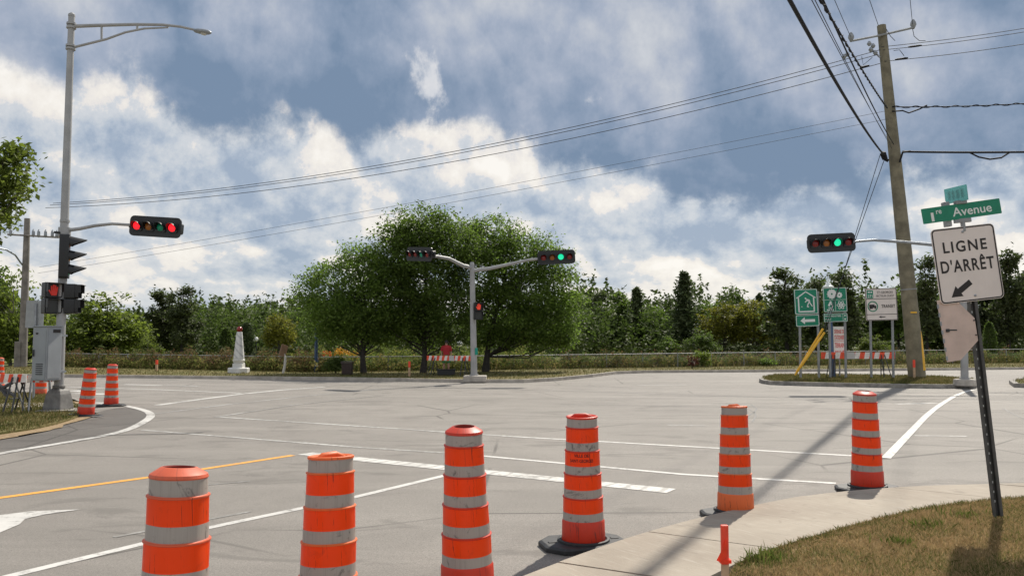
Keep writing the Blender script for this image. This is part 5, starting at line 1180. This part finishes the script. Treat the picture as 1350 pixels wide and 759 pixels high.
# background trees: one of each kind, then copies
def proto(kind, seed):
    r_ = np.random.default_rng(seed); nm = {'poplar': 'poplar_tree', 'round': 'broadleaf_tree', 'spruce': 'spruce_tree', 'willow': 'willow_tree', 'bush': 'bushy_tree', 'cedar': 'cedar_tree'}[kind]
    # every prototype is 10 m high and about 6 m wide (poplar 5, spruce 5, bush 9)
    if kind == 'poplar':
        lob = [(r_.normal() * .5, r_.normal() * .5, 2.4 + 7 * k / 9, (1.6 + .8 * math.sin(math.pi * (k + 1) / 11)) * (1 - .055 * k), (1.6 + .8 * math.sin(math.pi * (k + 1) / 11)) * (1 - .055 * k), .9) for k in range(10)]
        return make_tree(nm, (0, 0, 0), 'x', lob, 240, 26, .30, .40, L_POP, M_BARK, [(0, 0, -.1), (0, .05, 3), (.1, 0, 6), (0, 0, 9.5)], .2, seed, 40, .35)
    if kind == 'round':
        lob = [(1.9 * math.cos(a), 1.9 * math.sin(a), 4 + .8 * (i % 3), 1.6, 1.6, 1.7) for i, a in enumerate(np.linspace(0, 5.4, 6))] + [(0, 0, 7.6, 2.0, 2.0, 2.1), (.9, .4, 6.4, 2, 2, 1.8), (-1, -.3, 6, 1.9, 1.9, 1.8)]
        return make_tree(nm, (0, 0, 0), 'x', lob, 260, 26, .36, .42, L_DARK, M_BARK, [(0, 0, -.1), (0, .05, 2.2), (.1, 0, 5), (0, 0, 8.5)], .24, seed, 40, .5)
    if kind == 'willow':
        lob = [(2.1 * math.cos(a), 2.1 * math.sin(a), 4.6 + .6 * (i % 2), 1.7, 1.7, 2.4) for i, a in enumerate(np.linspace(0, 5.4, 7))] + [(0, 0, 7.6, 2.4, 2.4, 2.0)]
        return make_tree(nm, (0, 0, 0), 'x', lob, 280, 26, .36, .40, L_YEL, M_BARKL, [(0, 0, -.1), (0, .05, 2), (.1, 0, 4.5), (0, 0, 8)], .28, seed, 40, .55)
    if kind == 'bush':
        lob = [(r_.uniform(-3.2, 3.2), r_.uniform(-2.5, 2.5), r_.uniform(1.5, 6.5), 1.7, 1.7, 1.6) for _ in range(16)] + [(-.8, 0, 8.0, 1.4, 1.4, 1.5), (1.8, 0, 7, 1.3, 1.3, 1.5)]
        return make_tree(nm, (0, 0, 0), 'x', lob, 330, 26, .38, .46, L_LIGHT, M_BARKL, [(0, 0, -.1), (.2, .05, 2), (-.1, 0, 4.5), (0, 0, 7.5)], .2, seed, 40, .5)
    t = thing(nm, (0, 0, 0), 'x', 'tree'); pts = []; N_ = 5200 if kind == 'spruce' else 4200
    zz = r_.random(N_) ** (1.35 if kind == 'spruce' else 1.0); ang = r_.random(N_) * 2 * math.pi
    if kind == 'spruce':
        tier = np.floor(zz * 17) / 17; ph = (zz * 17) % 1; rad = 2.5 * (1 - zz) ** .75 * (1.05 - .4 * ph) + .05; whorl = .75 + .35 * np.sin(ang * 5 + tier * 40) + .22 * np.sin(ang * 2 + zz * 9)
        rr = rad * whorl * np.sqrt(r_.random(N_)) ; z = .5 + 9.5 * zz - .25 * rr / 2
    else: rr = (1.1 * np.sin(np.pi * np.clip(zz * .93 + .07, 0, 1)) ** .55 + .05) * np.sqrt(.35 + .65 * r_.random(N_)); z = .2 + 9.8 * zz
    c = np.stack([rr * np.cos(ang), rr * np.sin(ang), z], 1) + r_.normal(size=(N_, 3)) * .12
    np_mesh('crown', leaf_quads(c, .42, r_, .1, .4), 4, L_CON, t); b = MB(); b.tube([(0, 0, -.1), (0, 0, 5), (0, 0, 9.6)], [.2, .12, .03], 8); b.build('trunk', M_BARK, t, (0, 0, 0)); return t
PRO = {}
def plant(kind, var, px, py_top, wpx, Yd, label, lm=None, zb=.1, group='background trees'):
    key = (kind, var)
    if key not in PRO: PRO[key] = proto(kind, 100 + var * 7 + len(kind)); o = PRO[key]; fresh = True
    else: o = copy_tree(PRO[key])
    h = P(px, py_top, Yd).z - zb; wd0 = {'poplar': 4.0, 'round': 6.2, 'spruce': 3.1, 'willow': 6.8, 'bush': 8.6, 'cedar': 2.3}[kind]
    o.location = XY(px, Yd, zb); s_ = wpx * Yd / F / wd0; o.scale = (s_, s_, h / 10.); o.rotation_euler = (0, 0, R((px * 37.7) % 360)); o['label'] = label; o['group'] = group
    if lm: 
        ch = [q for q in o.children if q.name.startswith('crown')][0]; ch.data = ch.data.copy(); ch.data.materials[0] = lm
    return o
T = [('bush', 0, 140, 376, 120, 62, 'wide light green bushy tree right of the street lamp, above the dark fence bushes', None), ('bush', 1, 195, 440, 40, 60, 'low light green shrub tree at the right foot of the wide bushy tree', None),
     ('bush', 1, 15, 345, 84, 58, 'light green bushy tree behind the distant utility pole at the left edge', None), ('round', 0, -30, 330, 90, 62, 'tall dark tree mostly outside the left edge', None), ('bush', 0, 60, 405, 90, 66, 'low green tree between the distant pole and the cabinet', None),
     ('poplar', 0, 212, 383, 44, 78, 'left of the pair of tall grey-green poplars beyond the fence', None), ('poplar', 1, 240, 379, 40, 76, 'right of the pair of tall grey-green poplars beyond the fence', None), ('round', 1, 228, 425, 62, 80, 'dark round tree under the poplar pair', None),
     ('spruce', 0, 276, 408, 26, 118, 'dark spruce just right of the poplar pair', None), ('round', 0, 290, 404, 46, 125, 'dark broad tree left of the obelisk top', None), ('cedar', 0, 298, 432, 18, 90, 'narrow cedar left of the obelisk', L_DARK), ('cedar', 1, 325, 425, 20, 88, 'narrow cedar right behind the obelisk', None), ('round', 1, 320, 402, 44, 128, 'dark broad tree behind the obelisk', None),
     ('willow', 0, 368, 411, 42, 84, 'round yellow-green tree behind the information panel', None), ('round', 0, 350, 402, 46, 132, 'dark broad tree behind the yellow-green tree, left side', None), ('round', 1, 392, 404, 60, 120, 'dark tree between the yellow-green tree and the roadside trees', None), ('spruce', 1, 258, 402, 24, 130, 'small distant spruce in the gap left of the obelisk', None),
     ('cedar', 0, 668, 452, 13, 86, 'leftmost of three narrow cedars under the rightmost roadside tree', None), ('cedar', 1, 686, 452, 13, 86, 'middle of three narrow cedars under the rightmost roadside tree', None), ('cedar', 0, 704, 452, 13, 86, 'right of three narrow cedars under the rightmost roadside tree', None),
     ('round', 0, 470, 420, 70, 110, 'dark tree behind the leftmost roadside tree', None), ('round', 1, 560, 415, 80, 115, 'dark tree behind the middle roadside tree', None), ('round', 0, 650, 415, 80, 112, 'dark tree behind the rightmost roadside tree', None), ('bush', 0, 610, 452, 44, 84, 'pale green shrub behind the central signal pole', None), ('bush', 1, 500, 450, 40, 70, 'pale green shrub behind the leftmost roadside trunk', None),
     ('poplar', 1, 760, 385, 40, 110, 'slim dark tree at the right edge of the broad roadside crown', L_ELM), ('poplar', 0, 788, 383, 38, 112, 'second slim tree right of the broad roadside crown', None), ('round', 1, 775, 408, 56, 104, 'dark green tree under the two slim trees right of centre', None), ('poplar', 0, 820, 386, 40, 108, 'slim fresh green tree standing left of the grey-green conifer', L_ELM), ('spruce', 0, 840, 380, 40, 106, 'grey-green conifer with an uneven top left of the tallest conifer', L_FIR), ('round', 0, 862, 402, 52, 104, 'fresh green tree left of the tallest conifer', L_ELM),
     ('spruce', 1, 903, 360, 52, 100, 'tallest conifer, standing alone in the middle of the right treeline', L_FIR), ('bush', 0, 880, 440, 44, 92, 'low green bush at the left foot of the tallest conifer', L_ELM), ('round', 1, 930, 394, 50, 120, 'mid green tree right of the tallest conifer', L_ELM), ('round', 0, 966, 377, 58, 150, 'distant round green crown rising above the yellowish willows', L_DARK), ('spruce', 0, 1002, 388, 26, 140, 'distant small spruces right of the round crown', None),
     ('willow', 0, 955, 395, 62, 96, 'left of the two yellowish willows in the right treeline', None), ('willow', 1, 994, 391, 56, 94, 'right of the two yellowish willows in the right treeline', None), ('bush', 1, 925, 430, 44, 90, 'low dull green bush between the tallest conifer and the willows', L_DARK), ('poplar', 1, 1037, 355, 52, 88, 'tall dark poplar behind the green house sign', None), ('poplar', 0, 1075, 368, 40, 92, 'dark poplar behind the gear sign', None), ('poplar', 0, 1115, 357, 50, 88, 'tall dark poplar between the gear sign and the TRANSIT sign', None), ('round', 1, 1150, 385, 60, 98, 'dark tree behind the TRANSIT sign', None), ('bush', 0, 1150, 438, 44, 80, 'bright green bush below the TRANSIT sign', L_LIGHT),
     ('round', 0, 1185, 378, 50, 96, 'dark green tree left of the tall leaning pole', L_ELM), ('poplar', 1, 1222, 340, 46, 84, 'tall dark poplar right of the tall leaning pole', None), ('poplar', 0, 1262, 350, 46, 86, 'dark poplar hidden behind the stop-line sign', None), ('poplar', 1, 1304, 352, 48, 88, 'dark poplar at the right side of the stop-line sign', None), ('poplar', 0, 1330, 332, 46, 82, 'tall dark poplar at the right edge of the photo', None), ('round', 1, 1368, 340, 70, 84, 'broad dark tree cut by the right edge of the photo', L_POP), ('cedar', 0, 1305, 425, 16, 74, 'small narrow cedar seen right of the leaning post', None), ('round', 1, 1250, 415, 70, 90, 'dark lower tree behind the folded half-octagon sign', None), ('round', 0, 1040, 410, 56, 100, 'dark lower tree behind the yellow guy guards', None), ('round', 1, 1095, 405, 56, 100, 'dark lower tree behind the notice sign', None)]
for a in T: plant(*a)

# the wood behind the single trees, too dense to tell its trees apart
def wood(name, x0, x1, y0, y1, n, hmin, hmax, m, seed, leaf=.7, wd=1.6, per=60, base=.1):
    r_ = np.random.default_rng(seed); x = r_.uniform(x0, x1, n); yy = r_.uniform(y0, y1, n); h = r_.uniform(hmin, hmax, n) * (.8 + .25 * np.sin(x * .21) * np.sin(x * .083 + 1.)); con = r_.random(n) < .35
    rep = np.repeat(np.arange(n), per); u = r_.random(len(rep)); a = r_.random(len(rep)) * 6.283; cn = con[rep]
    rr = np.where(cn, wd * .8 * (1.05 - u), wd * (.55 + .45 * np.sin(np.pi * np.clip(u, .05, .97)))) * np.sqrt(r_.random(len(rep))); hh = np.where(con, h * 1.08, h)[rep]
    c = np.stack([x[rep] + rr * np.cos(a), yy[rep] + rr * np.sin(a), base + hh * u], 1) + r_.normal(size=(len(rep), 3)) * .2
    o = np_mesh(name, leaf_quads(c, leaf, r_, .3, .6), 4, m); o['kind'] = 'stuff'; return o
wood('background_wood', -110, 125, 138, 165, 700, 8.2, 12.0, L_WOOD, 71); wood('background_wood', 8, 120, 118, 150, 520, 9.6, 13.4, L_WOOD, 72); wood('background_wood', -40, 18, 92, 112, 260, 4.2, 7.2, L_WOOD, 75, .5, 1.5, 70); wood('undergrowth', -60, 72, 80, 112, 700, .9, 2.1, L_UNDER, 73, .4, 1.3, 40)
# far wooded hill
def hill():
    xs = np.linspace(-520, 620, 60); b = MB(); vs_ = []
    def ht(x): 
        px = 675 + x / 430 * F
        return 11 + 7.5 * math.exp(-((px - 350) / 90) ** 2) + 3 * math.exp(-((px - 250) / 60) ** 2) + 2 * math.sin(px / 60.)
    for x in xs:
        for j, (yy, f) in enumerate(((300, 0), (350, .45), (400, .85), (440, 1.), (560, .7))): vs_.append((x, yy, .05 + ht(x) * f - (.1 if j == 0 else 0)))
    b.add(vs_, [(i * 5 + j, i * 5 + j + 1, (i + 1) * 5 + j + 1, (i + 1) * 5 + j) for i in range(len(xs) - 1) for j in range(4)])
    struct(b.build('hill', M_PARK, smooth=60))
    r_ = np.random.default_rng(5); n = 2600; x = r_.uniform(-520, 620, n); f = r_.random(n); yy = 300 + 140 * f
    hgt = np.array([ht(q) for q in x]) * np.interp(yy, [300, 350, 400, 440], [0, .45, .85, 1.]) 
    h = r_.uniform(3.5, 7.5, n); rep = np.repeat(np.arange(n), 42); u = r_.random(len(rep)); a = r_.random(len(rep)) * 6.283; con = (r_.random(n) < .4)[rep]
    rr = np.where(con, 1.5 * (1 - u), 2.1 * np.sin(np.pi * np.clip(u, .04, .97)) ** .6) * np.sqrt(r_.random(len(rep)))
    c = np.stack([x[rep] + rr * np.cos(a), yy[rep] + rr * np.sin(a), hgt[rep] + h[rep] * (.1 + .9 * u)], 1)
    o = np_mesh('distant_forest', leaf_quads(c, 1.2, r_, .3, .7), 4, L_DARK); o['kind'] = 'stuff'; o['label'] = 'far wooded hillside above the left treeline'
hill()
q = P(352, 401, 425); t = thing('hilltop_building', q - Vector((0, 0, 3)), 'tiny pale building on top of the distant wooded hill', 'building')
b = MB(); b.box(q + Vector((0, 0, -.9)), (11, 8, 1.8)); b.box(q + Vector((3.2, 0, -.3)), (3, 7, 3)); b.build('wall', mat('hazy_wall', (.4, .42, .45), .8), t)  # distance haze is put into the pale grey-blue wall colour
b = MB(); b.box(q + Vector((-1.3, 0, .15)), (8.6, 9, .3)); b.build('roof', M_STEEL, t)

# ------------------------------------------------------------------ undergrowth
def blades(name, pts, h, wd, r_, m, lean=.35, kind='stuff', parent=None):
    n = len(pts); pts = np.asarray(pts); a = r_.random(n) * 2 * math.pi; hh = h * (.45 + .9 * r_.random(n)); d = np.stack([np.cos(a), np.sin(a), np.zeros(n)], 1); ln = (lean * r_.normal(size=(n, 1))) * hh[:, None]
    b2 = r_.random(n) * 2 * math.pi; ld = np.stack([np.cos(b2), np.sin(b2), np.zeros(n)], 1) * ln; tip = pts + ld + np.stack([np.zeros(n), np.zeros(n), hh], 1); mid_ = pts + ld * .35 + np.stack([np.zeros(n), np.zeros(n), hh * .55], 1)
    w_ = wd * (.6 + .8 * r_.random((n, 1))); v = np.stack([pts - d * w_ * .5, pts + d * w_ * .5, mid_ + d * w_ * .4, tip, mid_ - d * w_ * .4], 1).reshape(-1, 3)
    o = np_mesh(name, v, 5, m, parent); 
    if kind: o['kind'] = kind
    return o
def inside(p, poly):
    x, y = p[:, 0], p[:, 1]; ins = np.zeros(len(p), bool); n = len(poly); j = n - 1
    for i in range(n):
        xi, yi = poly[i][:2]; xj, yj = poly[j][:2]
        ins ^= ((yi > y) != (yj > y)) & (x < (xj - xi) * (y - yi) / (yj - yi + 1e-12) + xi); j = i
    return ins
# lawn blades in front (dense), following the pavement edge
pi_ = np.array(inn); r_ = np.random.default_rng(3)
cand = np.stack([r_.uniform(.3, 9.5, 340000), r_.uniform(3.4, 9.2, 340000)], 1)
keep = inside(cand, [tuple(p) for p in inn] + [(20, 2), (0, 2)])
cand = cand[keep]; dist = np.full(len(cand), 9.)
for a, c in zip(pi_[:-1], pi_[1:]):
    ab = c - a; tt = np.clip(((cand - a) @ ab) / (ab @ ab), 0, 1); dist = np.minimum(dist, np.linalg.norm(cand - (a + tt[:, None] * ab), axis=1))
zz = .085 + .02 * np.minimum(dist, .3) / .3 + .05 * np.maximum(0, np.minimum(dist * 1.0, 3) - .2)
blades('lawn_grass', np.column_stack([cand, zz - .005]), .036, .0045, r_, M_BLADE, .8)
r3 = np.random.default_rng(77); tc = cand[r3.choice(len(cand), 60)]; tp_ = np.repeat(tc, 160, 0) + r3.normal(size=(60 * 160, 2)) * (.05 + .12 * r3.random((60, 1))).repeat(160, 0); tp_ = tp_[inside(tp_, [tuple(p) for p in inn] + [(20, 2), (0, 2)])]
blades('green_tufts', np.column_stack([tp_, np.full(len(tp_), .10)]), .085, .008, r3, blade_mat('tuft_blades', (.13, .19, .035), (.26, .24, .08), 1., .62), .6)
ed = cand[dist < .12]; ed = ed[r_.random(len(ed)) < .4]
blades('lawn_edge_grass', np.column_stack([ed, np.full(len(ed), .08)]), .045, .006, r_, blade_mat('edge_blades', (.10, .15, .025), (.22, .18, .07), 1., .58), .7)
def fill(name, poly, z, n, h, wd, m, seed, lean=.5):
    r_ = np.random.default_rng(seed); P_ = np.array([p[:2] for p in poly]); lo_, hi_ = P_.min(0), P_.max(0); c = r_.uniform(lo_, hi_, (n, 2)); c = c[inside(c, poly)]
    return blades(name, np.column_stack([c, np.full(len(c), z)]), h, wd, r_, m, lean)
vis = [(x, y) for x, y in LC]
fill('corner_grass', [p for p in LC if p[0] > -18], .055, 60000, .07, .014, M_BLADE_V, 8); fill('island_grass', IS, .125, 24000, .09, .02, M_BLADE_V, 9); fill('island_grass', IR, .125, 8000, .09, .02, M_BLADE_V, 19)
fill('verge_grass', vfront + vback[::-1], .112, 70000, .09, .025, M_BLADE_V, 10)
# tall weeds along the fence
def weeds(name, px0, px1, dens, h, m, seed, back=2.5, front=.6, size=.15):
    r_ = np.random.default_rng(seed); pts = []
    F_ = [(p, y) for p, y in FEN]; fx = [p for p, _ in F_]; fy = [y for _, y in F_]; n = int(dens); px = r_.uniform(px0, px1, n); Yd = np.interp(px, fx, fy) + r_.uniform(-front, back, n)
    x = (px - 675) / F * Yd / math.cos(TH) * math.cos(TH); clump = .55 + .6 * (np.sin(px * .19 + seed) * np.sin(px * .071 + 2 * seed) * .5 + .5)
    base_ = np.column_stack([x, Yd, np.full(n, .1)]); hh = h * clump * (.5 + .6 * r_.random(n)); rep = np.repeat(np.arange(n), 14); u = r_.random(len(rep)) ** .8
    c = base_[rep] + np.column_stack([r_.normal(size=len(rep)) * .13, r_.normal(size=len(rep)) * .13, hh[rep] * u]); v1 = leaf_quads(c, size, r_, .2, .45)
    o = np_mesh(name, v1, 4, m); o['kind'] = 'stuff'; return o
weeds('weeds', 400, 1370, 3600, .85, M_WEEDG, 41, 3.5, .5); weeds('weeds', 60, 430, 1600, 1.25, M_WEEDR, 42, 2., .7); weeds('weeds', 60, 420, 800, .75, M_WEEDG, 43, .5, 1.2); weeds('weeds', 380, 720, 1300, 1.3, blade_mat('weed_leaves_bright', (.15, .20, .04), (.26, .24, .07), .3, .6, .5), 44, 7., -1.)
weeds('weeds', 740, 1370, 1000, 1.15, M_WEEDR, 45, 3., .2); weeds('weeds', 400, 1370, 1500, 1.0, blade_mat('weed_leaves_green', (.09, .15, .035), (.17, .18, .06), .3, .6, .45), 47, 3., .3)
fill('dry_grass', [(p[0], p[1] - .9) for p in fenxy] + [(p[0], p[1] + .5) for p in fenxy[::-1]], .11, 16000, .45, .03, blade_mat('dry_stalks', (.14, .14, .04), (.32, .25, .12), .3, .45), 46, .25)
def shrub(name, px, py_top, wpx, Yd, label, lm, seed, n=60, leaf=.13):
    h = P(px, py_top, Yd).z - .1; w_ = wpx * Yd / F / 2
    lob = [(w_ * .5 * math.cos(a), w_ * .4 * math.sin(a), h * .5, w_ * .6, w_ * .6, h * .42) for a in (0, 1.6, 3.1, 4.7)] + [(0, 0, h * .62, w_ * .6, w_ * .6, h * .38)]
    return make_tree(name, XY(px, Yd, .1), label, lob, n, 26, .12, leaf, lm, M_BARK, [(0, 0, -.05), (0, 0, h * .4), (.02, 0, h * .7)], .03, seed, 14, .3, cat='shrub')
shrub('dark_shrub', 443, 470, 34, 44.0, 'dark green shrub just left of the litter bin', L_DARK, 61, 90)
shrub('goldenrod', 452, 458, 34, 50.5, 'clump of golden yellow flowers behind the fence above the litter bin', L_FLOW, 62, 70); shrub('goldenrod', 428, 461, 22, 50.5, 'clump of orange flowers behind the fence beside the tall blue post', L_ORFL, 63, 46); shrub('goldenrod', 472, 463, 18, 51, 'small yellow flower clump nearest the leftmost roadside trunk', L_FLOW, 64, 30)
shrub('red_shrub', 912, 468, 12, 52.5, 'small reddish shrub at the fence under the tallest conifer', leaf_mat('leaves_red', (.09, .03, .025), (.12, .035, .025), .3), 65, 12); shrub('leafy_shrub', 925, 462, 26, 55.2, 'yellow-green bush rising over the fence below the tallest conifer', L_LIGHT, 66, 70); shrub('leafy_shrub', 1010, 472, 22, 57, 'green bush at the fence left of the island nose', L_ELM, 67, 50)
# park lamps
for px, py, Yd, lab in ((338, 447, 88, 'white globe park lamp right of the obelisk'), (606, 453, 62, 'white globe park lamp seen between person and central signal pole')):
    base = XY(px, Yd, .1); top = P(px, py, Yd); t = thing('park_lamp', base, lab, 'park lamp', 'park lamps'); b = MB(); b.tube([base, top], .05, 8); b.build('post', M_DKST, t); b = MB(); b.M = Matrix.Translation(top); b.lathe([(.2 * math.sin(R(a)) + .001, -.24 * math.cos(R(a))) for a in range(0, 181, 20)], 12); b.build('globe', mat('white_globe', (.8, .8, .78), .4), t, smooth=60)

for o in bpy.data.objects:
    if '_org' in o: del o['_org']
